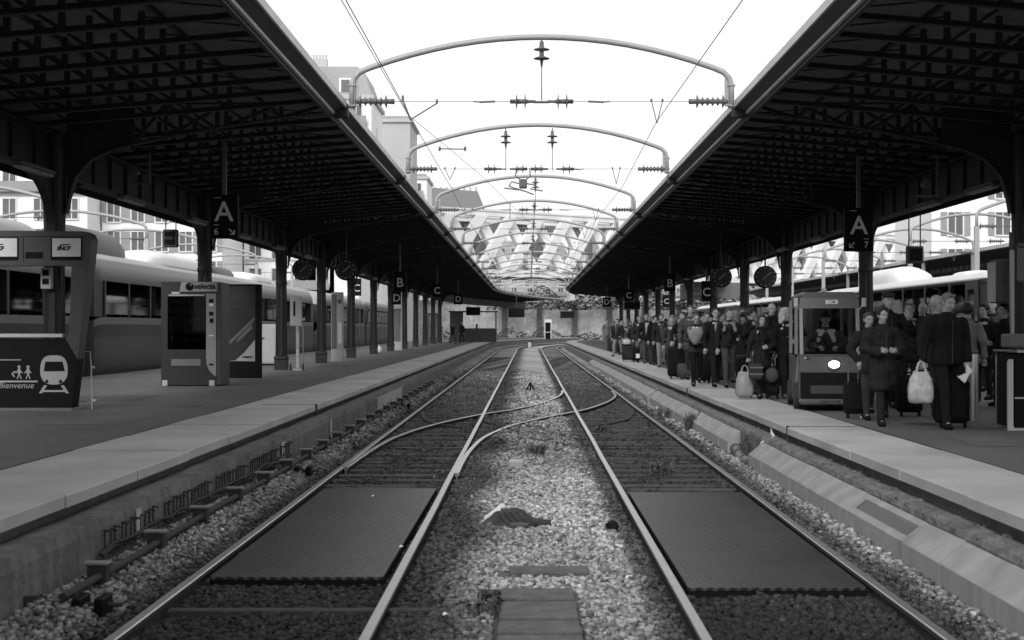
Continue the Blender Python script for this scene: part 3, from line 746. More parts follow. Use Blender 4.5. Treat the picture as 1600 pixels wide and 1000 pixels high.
longarm = MB().tube([(-2.03, 0, 5.56), (-1.9, 0, 5.22)], .014, 6).tube([(-1.92, 0, 5.23), (-1.48, 0, 5.5)], .012, 6).ell((-1.48, 0, 5.53), (.022, .022, .05), 6).ell((-2.03, 0, 5.58), (.025, .025, .06), 6).mesh('registration_arm', M_wire)
for i, y in enumerate(COLY[1:]):
    c = float(curve(y))
    t = thing('overhead_line_gantry', f'galvanised arch carrying the overhead line across both tracks, {ordn(i)} from the camera', 'gantry', (c, y, .10 if i == 1 else 0), group='arches over the tracks')
    link('arch', gm, t); link('leg_plate', lgm, t); link('cross_wire', crm, t)
    o = link('insulator', i1m, t, (x0+.10, 0, 5.53)); o = link('insulator', i1m, t, (x1-.10, 0, 5.53)); o.rotation_euler = (0, 0, math.pi)
    two = i == 1
    for xx in ((cx+.35, cx-.75) if two else (cx,)):
        link('hanging_insulator', vm, t, (xx, 0, 6.57 if xx == cx else 6.50))
        link('insulator', pm, t, (xx+.09, 0, 5.53)); o = link('insulator', pm, t, (xx-.09, 0, 5.53)); o.rotation_euler = (0, 0, math.pi)
    link('registration_arm', dR, t); link('registration_arm', longarm if i == 0 else dL, t)
# beyond the bend the gantries stand on the left canopy edge
for i, y in enumerate((131, 139, 147, 155, 163)):
    c = float(curve(y)); a = math.atan((y-125)/200.)
    t = thing('overhead_line_gantry', f'pale curved gantry leaning over the bend, {ordn(i)} of five at the far end', 'gantry', (c, y, 0), -a, group='arches at the far bend')
    link('arch', gm, t); link('leg_plate', lgm, t); link('cross_wire', crm, t)
def wire(label, pts, r=.006, posts=()):
    o = obj('overhead_wire', MB().tube(pts, r, 5), M_wire); tag(o, label, 'wire', 'overhead wires'); return o
Yw = [10.5]+COLY[1:]+[160]
wire('thin contact wire over the right track', [(2.05 if i % 2 else 2.2, y, 5.18) for i, y in enumerate(Yw[:-1])]+[(4.0, 150, 5.2)])
wire('thin contact wire over the left track', [(-1.88-.03*(i % 2), y, 5.27) for i, y in enumerate(Yw[:-1])]+[(.0, 150, 5.2)])
wire('second thin wire running just beside the left contact wire', [(-2.02, 11, 5.40), (-1.95, 22.95, 5.32), (-1.2, 33.6, 5.55), (.6, 52.5, 5.2), (2.4, 70.2, 5.2), (4.2, 150, 5.3)], .005)
# little spreader and section switch hanging over the left track
t = thing('wire_spreader', 'short dark spreader bar on the wires above the second arch', 'wire fitting', (-1.62, 30.2, 5.68))
obj('bar', MB().tube([(-.27, 0, 0), (.27, 0, -.01)], .014, 6), M_wire, t)
for q in (-1, 1): obj('clamp', MB().ell((q*.27, 0, 0), (.03, .03, .055), 8), M_insul, t)
t = thing('section_switch', 'tangled dark section switch with horns hanging below the second arch', 'wire fitting', (-.16, 38.5, 5.78))
obj('body', MB().bevbox(-.10, .12, -.1, .1, -.13, .12, .03), M_insul, t)
for p in ([(-.06,0,.1),(-.2,0,.22),(-.16,0,.42)], [(.08,0,.1),(.2,0,.2),(.19,0,.42)], [(-.1,0,.0),(-.3,0,.05),(-.38,0,-.08)], [(.1,0,.0),(.3,0,-.03),(.42,0,-.12)], [(-.5,0,-.12),(-.1,0,-.17)], [(-.35,0,-.08),(.1,0,-.22),(.3,0,-.3)], [(.2,0,-.14),(.55,0,-.2)]):
    obj('arm', MB().tube(p, .02, 6), M_wire, t)

# gantries of the neighbouring tracks, standing on masts
def side_gantry(xa, xb, y, label):
    t = thing('overhead_line_gantry', label, 'gantry', (0, y, 0), group='gantries of neighbouring tracks'); k = (xb-xa)/2; c = (xa+xb)/2
    obj('arch', MB().tube([(c+a/hw*k, 0, b) for a, b in GP], .06, 8), M_gantry, t, smooth=True)
    for x in (xa, xb): obj('mast', MB().box(x-.08, x+.08, -.08, .08, -.4, 5.45), M_gantry, t)
    obj('cross_wire', MB().tube([(xa, 0, 5.45), (xb, 0, 5.45)], .014, 5), M_wire, t)
    for x, rz in ((xa+.1, 0), (xb-.1, math.pi), (c-.8, 0), (c+.6, 0)):
        o = link('insulator', i1m, t, (x, 0, 5.45)); o.rotation_euler = (0, 0, rz)
    obj('registration_arm', MB().tube([(c+1.6, 0, 5.5), (c+1.75, 0, 5.05), (c+1.9, 0, 5.5)], .012, 5), M_wire, t)
for i, y in enumerate((46, 57, 68, 80, 92)): side_gantry(-22.5, -15.3, y, f'arched gantry behind the left train, {ordn(i)} from the camera')
for i, y in enumerate((50, 58.7, 67.5, 76, 85, 94)): side_gantry(15.75, 21.1, y, f'arched gantry beyond the right train, {ordn(i)} from the camera')

# ------------------------------------------------------------------ signs, clocks, displays
def hang_sign(x, y, zb, w_, h_, top, letter, sub=None, arrow=None, label='', pole=True, ls=.36):
    t = thing('platform_sign', label, 'sign', (x, y, 0), group='platform letter signs')
    obj('board', MB().bevbox(-w_/2, w_/2, -.05, .05, zb, zb+h_, .012), M_black, t)
    obj('letter', MB().merge(text_mb(letter, ls*1.4, bold=.004), Matrix.Translation((.0, -.054, zb+h_*(.40 if sub else .25)))), M_letter, t)
    if sub:
        obj('number', MB().merge(text_mb(sub, .17), Matrix.Translation((-.14*(1 if arrow == 'r' else -1), -.054, zb+.07))), M_letter, t)
        q = MB(); sx = 1 if arrow == 'r' else -1; ax = .14*sx
        q.tube([(ax-sx*.05, -.056, zb+.17), (ax+sx*.035, -.056, zb+.085)], .011, 5)
        q.tube([(ax+sx*.045, -.056, zb+.15), (ax+sx*.045, -.056, zb+.075), (ax-sx*.035, -.056, zb+.075)], .011, 5)
        obj('arrow', q, M_letter, t)
        obj('line', MB().box(-.18, -.05, -.054, -.051, zb+h_-.06, zb+h_-.05).box((-.19 if arrow == 'r' else .09), (-.09 if arrow == 'r' else .19), -.054, -.051, zb+.235, zb+.245), M_letter, t)
    if pole: obj('hanger', MB().box(-.035, .035, -.03, .03, zb+h_, top), M_grey, t)
    return t
hang_sign(-5.43, 25.4, 3.47, .50, .78, 5.2, 'A', '6', 'r', 'hanging dark sign with white letter A, number 6 and arrow on the left')
hang_sign(6.40, 27.6, 3.36, .56, .84, 5.15, 'A', '7', 'l', 'hanging dark sign with white letter A, number 7 and arrow on the right')
hang_sign(-5.1, 56.4, 3.3, .5, .80, 5.2, 'B', '', None, 'hanging dark sign with white letter B on the left')
hang_sign(6.3, 63.5, 3.5, .5, .80, 5.15, 'B', '', None, 'hanging dark sign with white letter B on the right')
hang_sign(-4.95, 77, 3.55, .5, .70, 5.25, 'C', '', None, 'small hanging sign with letter C on the left')
hang_sign(6.1, 86.7, 3.5, .55, .72, 5.15, 'C', '', None, 'small hanging sign with letter C on the right')
hang_sign(-4.9, 99, 3.5, .6, .75, 5.25, 'D', '', None, 'small hanging sign with letter D on the left', ls=.40)
hang_sign(6.1, 111, 3.5, .6, .75, 5.2, 'D', '', None, 'small hanging sign with letter D on the right', ls=.42)
hang_sign(-8.45, 70, 3.45, .42, .85, 4.6, 'C', '', None, 'letter C sign hung behind the left columns')
hang_sign(-6.4, 69, 3.0, .42, .62, 3.6, 'D', '', None, 'letter D sign below the left letter B sign', pole=False)
hang_sign(7.5, 60, 3.0, .42, .85, 4.4, 'C', '', None, 'letter C sign hung among the right columns')
hang_sign(9.3, 96, 3.3, .5, .8, 4.4, 'C', '', None, 'far letter C sign hung behind the right crowd')
def clock(x, y, z, r, top, label):
    t = thing('station_clock', label, 'clock', (x, y, z), group='round platform clocks')
    obj('case', MB().lathe([(r*.9, -.10), (r, -.08), (r, .08), (r*.9, .10)], axis='y', n=32), M_black, t, angle=30)
    obj('face', MB().lathe([(r*.9, -.106), (r*.9, -.101)], axis='y', n=32), mat('clock_face', .03, .3, .05), t)
    q = MB()
    for k in range(12):
        a = R(30*k); l0, l1 = r*.74, r*.85; wv = .012 if k % 3 else .02
        d = Vector((math.sin(a), 0, math.cos(a))); nn_ = Vector((d.z, 0, -d.x))*wv
        q.add([tuple(d*l0-nn_+Vector((0,-.110,0))), tuple(d*l0+nn_+Vector((0,-.110,0))), tuple(d*l1+nn_+Vector((0,-.110,0))), tuple(d*l1-nn_+Vector((0,-.110,0)))], [(0,1,2,3)])
    obj('hour_marks', q, M_lgrey, t)
    for nm, a, l in (('hand', R(48), r*.6), ('hand', R(228), r*.35)):
        obj(nm, MB().tube([(0, -.113, 0), (math.sin(a)*l, -.113, math.cos(a)*l)], .012, 5), M_lgrey, t)
    obj('hanger', MB().tube([(0, 0, r*.95), (0, 0, top-z)], .03, 8), M_iron2, t)
    return t
clock(-7.07, 44.6, 3.70, .34, 4.35, 'round black clock hanging nearest the left canopy columns')
clock(-5.74, 44.7, 3.70, .34, 5.2, 'round black clock hanging over the middle of the left platform')
clock(7.80, 46.9, 3.55, .37, 4.35, 'round black clock hanging above the blonde woman on the right')
clock(6.37, 47.0, 3.55, .34, 5.15, 'round black clock hanging above the man in the fur collar')
def display(x, y, z0, z1, wd, top, label, txt=None):
    t = thing('departure_display', label, 'display', (x, y, 0), group='hanging departure displays')
    obj('case', MB().bevbox(-wd/2, wd/2, -.1, .1, z0, z1, .02), M_dgrey, t)
    obj('screen', MB().box(-wd/2+.04, wd/2-.04, -.105, -.101, z0+.05, z1-.05), M_black, t)
    for q in (-1, 1): obj('rod', MB().tube([(q*wd*.36, 0, z1), (q*wd*.36, 0, top)], .014, 6), M_iron2, t)
    if txt: obj('lettering', MB().merge(text_mb(txt, .1), Matrix.Translation((0, -.109, (z0+z1)/2-.03))), M_grey, t)
display(-8.1, 32.2, 3.70, 4.10, .32, 4.7, 'dark hanging display seen through the gap behind the left canopy girder', 'VOIE 4')
display(8.25, 30.4, 3.25, 3.62, .34, 4.7, 'dark hanging display on two rods in the gap right of the letter A sign')
display(6.4, 88, 3.0, 3.5, 1.0, 5.0, 'dark hanging display over the far right crowd')
display(-4.6, 118, 2.9, 3.6, 1.2, 5.1, 'dark hanging display far down the left platform')
def speaker(x, y, z, top, label):
    t = thing('loudspeaker', label, 'speaker', (x, y, z), group='loudspeakers under the canopies')
    obj('bracket', MB().box(.1, .14, -.02, .02, -.25, top-z).box(-.25, .14, -.02, .02, -.28, -.25), M_grey, t)
    obj('horn', MB().lathe([(.04, .12), (.05, .05), (.07, -.1), (.09, -.16), (.07, -.165)], (-.12, 0, -.05), 'y', 14), M_grey, t, smooth=True)
speaker(-7.05, 26, 4.78, 5.12, 'grey horn loudspeaker under the left canopy near the letter A sign')
speaker(7.35, 26, 4.55, 5.1, 'grey horn loudspeaker under the right canopy near the letter A sign')
# ------------------------------------------------------------------ trains
def train_car(name, label, xs, sgn, y0, y1, z_sh, mats, win, doors, nose=None, pods=(), cr=.14):
    """xs: platform-side face; sgn: -1 body runs to -x"""
    W = 2.9; t = thing(name, label, 'train car', (xs, y0, 0), group='cars of the left train' if sgn < 0 else 'cars of the right train')
    L = y1-y0; x = lambda d: sgn*d
    prof = [(.12,.25),(.02,.75),(0,1.05),(0,1.28),(0,1.62),(0,1.98),(0,2.18),(0,3.2),(.04,z_sh-.42),(.16,z_sh-.16),(.34,z_sh-.02),(.6,z_sh+.06),(1.45,z_sh+cr),(2.3,z_sh+.04),(2.7,z_sh-.1),(2.88,z_sh-.5),(2.9,1.2),(2.8,.25)]
    pm_ = [1,1,0,1,2,3,2,0,0,4,4,4,4,4,0,0,1,1]
    mb = MB(); rings = []
    cuts = [(0, .9), (.25, .97), (.8, 1)] if nose is None else [(0, .45), (.5, .62), (1.6, .82), (3.0, .95), (4.2, 1)]
    for d, k in cuts: rings.append([(x(1.45+(px-1.45)*(1-(1-k)*.25)), d, pz if pz < 1 else 1+(pz-1)*(.9*k+.1)) for px, pz in prof])
    for d, k in [(L-.8, 1), (L-.25, .97), (L, .9)]: rings.append([(x(1.45+(px-1.45)*(1-(1-k)*.25)), d, pz if pz < 1 else 1+(pz-1)*(.9*k+.1)) for px, pz in prof])
    n = len(prof); lo_i = [0,1,2,3,4,5,6,16,17]; up_i = [7,8,9,10,11,12,13,14,15]; e0, e1 = (.9, .9) if nose is None else (3.4, .9)
    mb = MB()
    for idx, pms in ((lo_i, [1,1,0,1,2,3,2,1,1]), (up_i, [0,0,4,4,4,4,4,0,2])):
        rr_ = [[r_[i_] for i_ in idx] for r_ in rings]
        if idx is lo_i: rr_ = [[(p[0], p[1], min(p[2], 2.2)) if j_ != 7 else (p[0], p[1], 2.2) for j_, p in enumerate(q)] for q in rr_]
        else: rr_ = [q+[(q[-1][0], q[-1][1], min(q[0][2], 3.18))] for q in rr_]; pms = pms+[2]
        k0 = len(mb.f); mb.loft(rr_); nn_ = len(rr_[0]); mb.m[k0:] = [pms[j] for i in range(len(rr_)-1) for j in range(nn_)]+[1, 1]
    for a_, b_ in ((.02, e0), (L-e1, L-.02)): mb.box(min(x(.03), x(2.87)), max(x(.03), x(2.87)), a_, b_, 2.19, 3.22, 0)
    obj('body', mb, mats, t, angle=35)
    obj('far_glazing', MB().box(min(x(2.86), x(2.88)), max(x(2.86), x(2.88)), e0, L-e1, 2.2, 3.2), glass('train_glass', .72), t)
    st = MB(); yy = e0+.5
    while yy < L-e1-.5:
        for a_ in (.25, 1.85): st.box(min(x(a_), x(a_+.8)), max(x(a_), x(a_+.8)), yy, yy+.12, 2.18, 2.48)
        yy += .95
    obj('seats', st, M_black, t)['kind'] = 'stuff'
    pl_ = MB(); yy = e0
    while yy < L-e1: pl_.box(min(x(2.84), x(2.89)), max(x(2.84), x(2.89)), yy-.1, yy+.1, 2.19, 3.2); yy += 2.6
    obj('far_pillars', pl_, mats[2], t)
    for a, b in win:
        b = min(b, L-.9)
        if b <= a: continue
        o = MB().box(min(x(-.004), x(.02)), max(x(-.004), x(.02)), a, b, 2.26, 3.12); obj('window', o, glass('train_glass', .72), t)
        obj('window_frame', MB().box(min(x(-.012), x(.0)), max(x(-.012), x(.0)), a-.14, a, 2.19, 3.20), M_dgrey, t)
    for d in doors:
        dm = MB().box(min(x(-.01), x(.02)), max(x(-.01), x(.02)), d-.5, d+.5, .8, 3.19); dd = obj('door', dm, mats[2], t)
        obj('window', MB().box(min(x(-.016), x(-.01)), max(x(-.016), x(-.01)), d-.28, d+.28, 2.0, 2.95), M_glassd, dd)
        obj('handle', MB().tube([(x(-.05), d-.62, 1.2), (x(-.05), d-.62, 2.2)], .02, 6), M_chrome, t)
    g = MB()
    for k in range(int(L/.9)): g.box(min(x(.05), x(.3)), max(x(.05), x(.3)), .5+k*.9, .5+k*.9+.5, .12, .30)
    for k in (2.5, L-5.5):
        for q in (0, 2.2): g.lathe([(.44, -.06), (.46, .06)], (x(.6), k+q, .02), 'x', 18)
    obj('underframe', g, M_black, t)
    for (a, b, h, wd, mi) in pods:
        p = MB(); rings = []
        for f_ in (0, .06, .2, .8, .94, 1):
            e = math.sin(math.acos(min(1, abs(f_*2-1))*.999))**.5 if f_ not in (0, 1) else .25
            rings.append([(x(1.45+wd*math.cos(R(q))*(.6+.4*e)), a+(b-a)*f_, z_sh+.02+(h*e)*max(0, math.sin(R(q)))**.6) for q in range(0, 181, 15)])
        p.loft(rings); obj('roof_unit', p, (mats[4] if mi == 0 else M_dgrey if mi == 1 else M_white), t, angle=50)
    return t
tl = [mat('train_upper', .055, .35, .05, 1, streak=.05), mat('train_lower', .065, .4, .1, 1, streak=.1), mat('train_band', .02, .35, .05, 1), mat('train_strip', .16, .35, .06, 1), mat('train_roof', .32, .4, .1, 1, streak=.1)]
tr_ = [mat('dark_train_upper', .035, .3, .1, 1), mat('dark_train_lower', .03, .4, .1, 1), mat('dark_train_band', .05, .35, .05, 1), M_black, mat('bright_train_roof', .6, .4, .1, 1)]
wins = lambda a, b, st=2.1, g=.35: [(a+k*st, a+k*st+st-g) for k in range(int((b-a)/st))]
train_car('train_car', 'nearest car of the pale train at the left platform, with a dark roof pod', -11.95, -1, 12.5, 38.4, 3.98, tl, wins(1.0, 25.4, 2.4, .14), [12], pods=((6, 16, .6, 1.1, 0), (18, 24.8, .7, 1.0, 0)))
train_car('train_car', 'long middle car of the pale train seen behind the vending machine', -11.95, -1, 39.2, 79.2, 3.98, tl, wins(1.0, 38.8, 2.4, .14), [10, 30], pods=((.6, 5.6, .95, .9, 1), (8, 16.5, .62, 1.1, 2), (17.5, 22, .5, .9, 1), (25, 30, .5, 1.1, 2), (32, 35, .3, .9, 0)))
train_car('train_car', 'third car of the pale train with a rounded white roof end', -11.95, -1, 80.6, 104, 3.98, tl, wins(3.5, 22.2, 2.4, .14), [20], nose=1)
train_car('train_car', 'farthest car of the pale train beyond the far columns', -11.95, -1, 105, 128, 3.98, tl, wins(1, 22, 2.4, .14), [3])
for k, (a, b, wn, pd) in enumerate(((16, 37.4, 1, ()), (38.2, 61, 1, ((12.5, 18.5, .75, .85, 2), (5, 6.5, .22, .6, 2))), (61.8, 84, 1, ()), (84.8, 107, 1, ()))):
    train_car('train_car', ['nearest dark car with a pale roof line behind the barrier on the right', 'second dark car of the right train behind the crowd', 'third dark car of the right train', 'farthest dark car of the right train'][k], 12.35, 1, a, b, 3.42, tr_, wins(1, b-a-1, 2.6, .3), [1.5], pods=pd, cr=.03)
# rail yards seen past the trains
struct('yard_left', sweep([(-24,-.2),(-11.76,-.2),(-11.76,-.25),(-24,-.25)], ysamp(5, 150)), M_recess)

# ------------------------------------------------------------------ kiosks
S = 22.3/F                                             # metres per photo pixel on the ticket arch
kx = lambda px: (px-826)*S; kz = lambda py: 1.88+(512-py)*S
t = thing('ticket_arch', 'dark grey ticket arch with a train pictogram at the left edge of the photo', 'ticket arch', (0, 22.3, 0))
mb = MB(); M_arch = mat('arch_grey', .05, .4, .08, 2)
mb.prism([(kx(-190), kz(415)), (kx(112), kz(415)), (kx(139), kz(415)), (kx(143), kz(374)), (kx(139), kz(365)), (kx(132), kz(361.5)), (kx(-190), kz(358))], 0, .34)
mb.prism([(kx(112), kz(415.2)), (kx(138.9), kz(415.2)), (kx(121), kz(561)), (kx(103), kz(530)), (kx(108), kz(520))], 0, .34)
mb.prism([(kx(-190), kz(415.2)), (kx(-165), kz(415.2)), (kx(-160), kz(527)), (kx(-190), kz(527))], 0, .34)
obj('frame', mb, M_arch, t)
obj('lower_panel', MB().prism([(kx(-190), kz(527.3)), (kx(102.8), kz(530.3)), (kx(120.8), kz(561.3)), (kx(112), kz(637)), (kx(-180), kz(636))], .0, .34), M_black, t)
obj('foot', MB().prism([(kx(-176), kz(637.2)), (kx(111), kz(637.2)), (kx(114), ZP), (kx(-178), ZP)], -.02, .36), M_grey, t)
obj('sill', MB().box(kx(-160), kx(99), -.05, .3, kz(526.8), kz(521.5)), M_lgrey, t)
for a, b in ((82.5, 127), (-26, 27.5)):
    d = obj('display_panel', MB().box(kx(a-2.5), kx(b+1), -.02, -.001, kz(406), kz(371)), M_black, t)
    obj('screen', MB().box(kx(a), kx(b), -.026, -.021, kz(401), kz(372.5)), mat('panel_white', .62, .4, .03), d)
    lb = MB().merge(text_mb('SNCF', .085, shear=.3, bold=.004), Matrix.Translation((kx((a+b)/2-5), -.030, kz(391))))
    obj('logo', lb, M_black, d)
    obj('label_mark', MB().prism([(kx((a+b)/2-12), kz(391.5)), (kx((a+b)/2-10), kz(382)), (kx((a+b)/2+6), kz(381)), (kx((a+b)/2+4), kz(383)), (kx((a+b)/2-9), kz(384.5)), (kx((a+b)/2-11), kz(391.5))], -.029, -.0265), M_dgrey, d)
obj('matrix_display', MB().box(kx(40), kx(67), -.012, -.001, kz(403.5), kz(394)), M_black, t)
obj('seam', MB().box(kx(-150), kx(135), -.004, -.001, kz(370), kz(369.3)).box(kx(36), kx(37), -.004, -.001, kz(410), kz(371)), M_black, t)
M_pict = mat('pictogram', .33, .5, .04)
p = MB(); outline = []
for a in range(0, 360, 12):
    ca, sa = math.cos(R(a)), math.sin(R(a)); ex = .62 if sa > 0 else .8
    outline.append((kx(84.5)+21.5*S*math.copysign(abs(ca)**ex, ca), kz(579)+(24 if sa > 0 else 22)*S*math.copysign(abs(sa)**.85, sa)))
p.prism(outline, -.006, -.001)
p.prism([(kx(69), kz(602)), (kx(74), kz(602)), (kx(66), kz(614.5)), (kx(61), kz(614.5))], -.006, -.001).prism([(kx(95), kz(602)), (kx(100), kz(602)), (kx(108), kz(614.5)), (kx(103), kz(614.5))], -.006, -.001)
p.box(kx(66), kx(103), -.0063, -.0012, kz(612.5), kz(609.5))
po = obj('train_pictogram', p, M_pict, t)
q = MB().prism([(kx(68.5), kz(580)), (kx(71), kz(565)), (kx(98), kz(565)), (kx(102), kz(580))], -.009, -.0065)
for x in (73.5, 95): q.lathe([(2.6*S, -.009), (2.6*S, -.0065)], (kx(x), 0, kz(596)), 'y', 16)
q.box(kx(73), kx(95), -.0095, -.0065, kz(606.8), kz(604.8))
obj('windscreen', q, M_black, po)
q = MB().box(kx(-60), kx(33), -.004, -.001, kz(563), kz(561.6)).box(kx(-70), kx(59), -.004, -.001, kz(597.3), kz(594.6))
obj('line', q, M_pict, t)
for dx in (0, 14):
    q = MB(); X0_ = 30+dx
    q.lathe([(2.3*S, -.005), (2.3*S, -.001)], (kx(X0_), 0, kz(573)), 'y', 12)
    def limb(a, b, w_=1.6):
        A_ = Vector((kx(a[0]), 0, kz(a[1]))); B_ = Vector((kx(b[0]), 0, kz(b[1]))); d = (B_-A_).normalized(); n_ = Vector((-d.z, 0, d.x))*w_*S/2
        q.prism([((A_+n_).x, (A_+n_).z), ((B_+n_).x, (B_+n_).z), ((B_-n_).x, (B_-n_).z), ((A_-n_).x, (A_-n_).z)], -.0045-rnd.random()*.001, -.001)
    limb((X0_, 575.5), (X0_, 584), 4); limb((X0_, 584), (X0_-3, 592)); limb((X0_, 584), (X0_+3.5, 592)); limb((X0_, 577), (X0_+5, 583)); limb((X0_, 577), (X0_-5.5, 583))
    if dx == 0: limb((X0_-6, 580), (X0_-11, 584), 2); limb((X0_-11, 584), (X0_-7, 589), 2)
    obj('walker_pictogram', q, M_pict, t)
obj('lettering', MB().merge(text_mb('Bienvenue', .135, shear=.25), Matrix.Translation((kx(25), -.006, kz(606.5)))), M_pict, t)
# signal box seen through the arch
t = thing('signal_lamp', 'small grey signal box with two square lenses behind the ticket arch', 'signal lamp', (kx(74)*1.02, 23.0-.35+.02, 0))
obj('case', MB().bevbox(-.085, .085, .0, .12, 2.50, 2.84, .01), M_lgrey, t)
for z in (2.57, 2.71): obj('lens', MB().box(-.05, .05, -.012, -.001, z, z+.09), M_black, t)
t = thing('wire_stand', 'thin pale wire stand beside the ticket arch', 'stand', (-7.0, 22.6, 0))
obj('frame', MB().tube([(-.06, 0, 1.50), (.03, 0, 1.50), (.05, 0, 1.25), (.06, 0, .70), (-.14, .05, .70)], .011, 6).tube([(.05, 0, 1.25), (.10, 0, 1.25)], .02, 6).tube([(.06, 0, .72), (.13, 0, .72)], .025, 6).tube([(.06,0,.7),(.06,0,ZP)], .011, 6), M_lgrey, t)

def vending(loc, label, k=1.0, rz=0.0):
    t = thing('vending_machine', label, 'vending machine', loc, rz, group='snack vending machines')
    m = 31.7/F; X = lambda px: (px-346)*m; Z = lambda py: (603-py)*m
    M_vm = mat('vending_body', .03, .35, .06, 2)
    D = .88
    mb = MB().box(X(252), X(262), 0, D, .02, Z(440)).box(X(322), X(339.5), .0, D, .02, Z(440)).box(X(262.01), X(321.99), 0, D, .02, Z(546)).box(X(262.01), X(321.99), 0, D, Z(463), Z(440)).box(X(262.01), X(321.99), D-.05, D, Z(545.9), Z(463.1))
    obj('cabinet', mb, M_vm, t)
    obj('side_panel', MB().bevbox(X(339.6), X(346.5), -.03, D*.97, .02, Z(441), .012), M_dgrey, t)
    hd = obj('header', MB().prism([(X(281), Z(455.5)), (X(341), Z(455.5)), (X(341), Z(440.6)), (X(284), Z(440.6))], -.02, -.001), mat('header_grey', .34, .4, .03), t)
    c = MB().lathe([(6.4*m, -.027), (6.4*m, -.021)], (X(297), 0, Z(447.8)), 'y', 24); obj('logo', c, M_black, hd)
    obj('logo_spot', MB().lathe([(2.2*m, -.031), (2.2*m, -.0275)], (X(299), 0, Z(444.5)), 'y', 14), M_grey, hd)
    obj('lettering', MB().merge(text_mb('selecta', .17, bold=.004), Matrix.Translation((X(320.5), -.026, Z(451)))), M_black, hd)
    pn = [(X(322.5), Z(560)), (X(322.5), Z(458.5)), (X(338), Z(458.5)), (X(338), Z(588)), (X(333), Z(585)), (X(327), Z(578)), (X(323.5), Z(570))]
    cp_ = obj('control_panel', MB().prism(pn, -.012, -.001), mat('panel_light', .26, .35, .05), t)
    q = MB().box(X(327), X(334), -.016, -.013, Z(473), Z(467)).box(X(327), X(334), -.016, -.013, Z(493), Z(487)).box(X(328), X(334), -.016, -.013, Z(504.5), Z(497.5)).box(X(327), X(334), -.016, -.013, Z(571), Z(568))
    obj('buttons', q, M_black, cp_); obj('coin_slot', MB().box(X(327), X(334), -.016, -.013, Z(478), Z(474)).box(X(326.5), X(334), -.016, -.013, Z(525), Z(523.5)), M_white, cp_)
    for i, zz in enumerate((472, 488, 501.5, 514, 534)):
        sh = obj('shelf', MB().box(X(262.3), X(321.7), .04, D-.08, Z(zz+1.2), Z(zz)), M_dgrey, t)
        q = MB()
        for a in range(8): q.bevbox(X(265)+a*.10, X(265)+a*.10+.065, .06, .3, Z(zz)+.002, Z(zz)+rnd.uniform(.08, .13), .008)
        obj('snacks', q, mat('snack_packets', .10, .4, .5, 9), sh)['kind'] = 'stuff'
    obj('glass_front', MB().box(X(262.5), X(321.5), .002, .008, Z(545.5), Z(463.5)), glass('shop_glass', .45), t)
    obj('light_strip', MB().box(X(264), X(320), -.01, -.001, Z(462.3), Z(460)), M_lgrey, t); obj('label_plate', MB().box(X(268.5), X(281), -.012, -.001, Z(459), Z(456)), M_letter, t)
    obj('delivery_flap', MB().bevbox(X(268), X(314), -.015, -.001, Z(571.5), Z(561), .004), mat('flap_grey', .15, .4, .1), t)
    for a, b in ((253.5, 262), (327, 335.5)): obj('foot', MB().bevbox(X(a), X(b), -.015, .1, .001, Z(594), .006), M_lgrey, t)
    return t
vending((-6.85, 31.7, ZP), 'tall vending machine with a black disc logo standing alone on the left platform')
t = vending((8.05, 33.6, ZP), 'vending machine half hidden behind the man in the flat cap'); t.scale = (1, 1, .90)

m = 36.6/F; t = thing('advert_panel', 'dark upright advert panel with a pale corner beside the vending machine', 'advert panel', (-7.33, 36.6, ZP))
X = lambda px: (px-380)*m; Z = lambda py: (591-py)*m
obj('case', MB().bevbox(X(354), X(406.5), 0, .22, 0, Z(444), .02), M_black, t)
pp = obj('poster', MB().box(X(355), X(398), -.006, -.001, Z(565), Z(447)), mat('poster_dark', .035, .3, .3, 4), t)
q = MB().prism([(X(355), Z(564)), (X(367), Z(563)), (X(380), Z(552)), (X(397.5), Z(531)), (X(397.5), Z(564.5))], -.012, -.0065)
obj('pale_corner', q, mat('poster_pale', .38, .4, .05), pp)
obj('band', MB().prism([(X(355.5), Z(535)), (X(397), Z(495)), (X(397), Z(500)), (X(355.5), Z(541))], -.010, -.0065).prism([(X(370), Z(530)), (X(384), Z(515)), (X(393), Z(506)), (X(393), Z(513)), (X(368), Z(537))], -.011, -.0066), M_grey, pp)
obj('grid', MB().prism([(X(362), Z(556)), (X(397), Z(518)), (X(397), Z(519)), (X(363), Z(557))], -.0125, -.0066).prism([(X(358), Z(550)), (X(395), Z(511)), (X(395), Z(512)), (X(359), Z(551))], -.0123, -.0066), M_dgrey, pp)
obj('lettering', MB().merge(text_mb('adegma', .085, bold=.003), Matrix.Translation((X(386), -.016, Z(559)))), M_black, pp)
obj('headline', MB().box(X(358), X(392), -.009, -.0066, Z(463.5), Z(461.5)).box(X(357), X(386), -.009, -.0066, Z(468), Z(466)).box(X(360), X(380), -.009, -.0066, Z(480), Z(478.5)).box(X(390), X(396), -.009, -.0066, Z(448.8), Z(447.6)), M_dgrey, pp)
t = thing('electrical_cabinet', 'plain pale cabinet standing behind a column near the advert panel', 'cabinet', (-9.05, 49.0, ZP))
obj('body', MB().bevbox(-.42, .35, 0, .5, .06, 1.42, .02), M_lgrey, t); obj('door', MB().box(-.36, .28, -.012, -.001, .12, 1.36), M_lgrey, t); obj('handle', MB().box(-.18, -.05, -.03, -.013, .92, .96), M_black, t); obj('plinth', MB().box(-.44, .37, -.02, .52, 0, .055), M_black, t)
t = thing('luggage_trolley', 'pale upright trolley with wheels parked behind the third column', 'trolley', (-7.06, 43.3, ZP))
obj('back_panel', MB().bevbox(-.20, .16, -.02, .04, 1.35, 2.25, .02), M_lgrey, t); obj('post', MB().bevbox(-.02, .08, -.03, .03, .06, 1.35, .01), M_lgrey, t)
obj('window', MB().box(-.10, -.04, -.026, -.021, 1.65, 2.1), M_black, t)
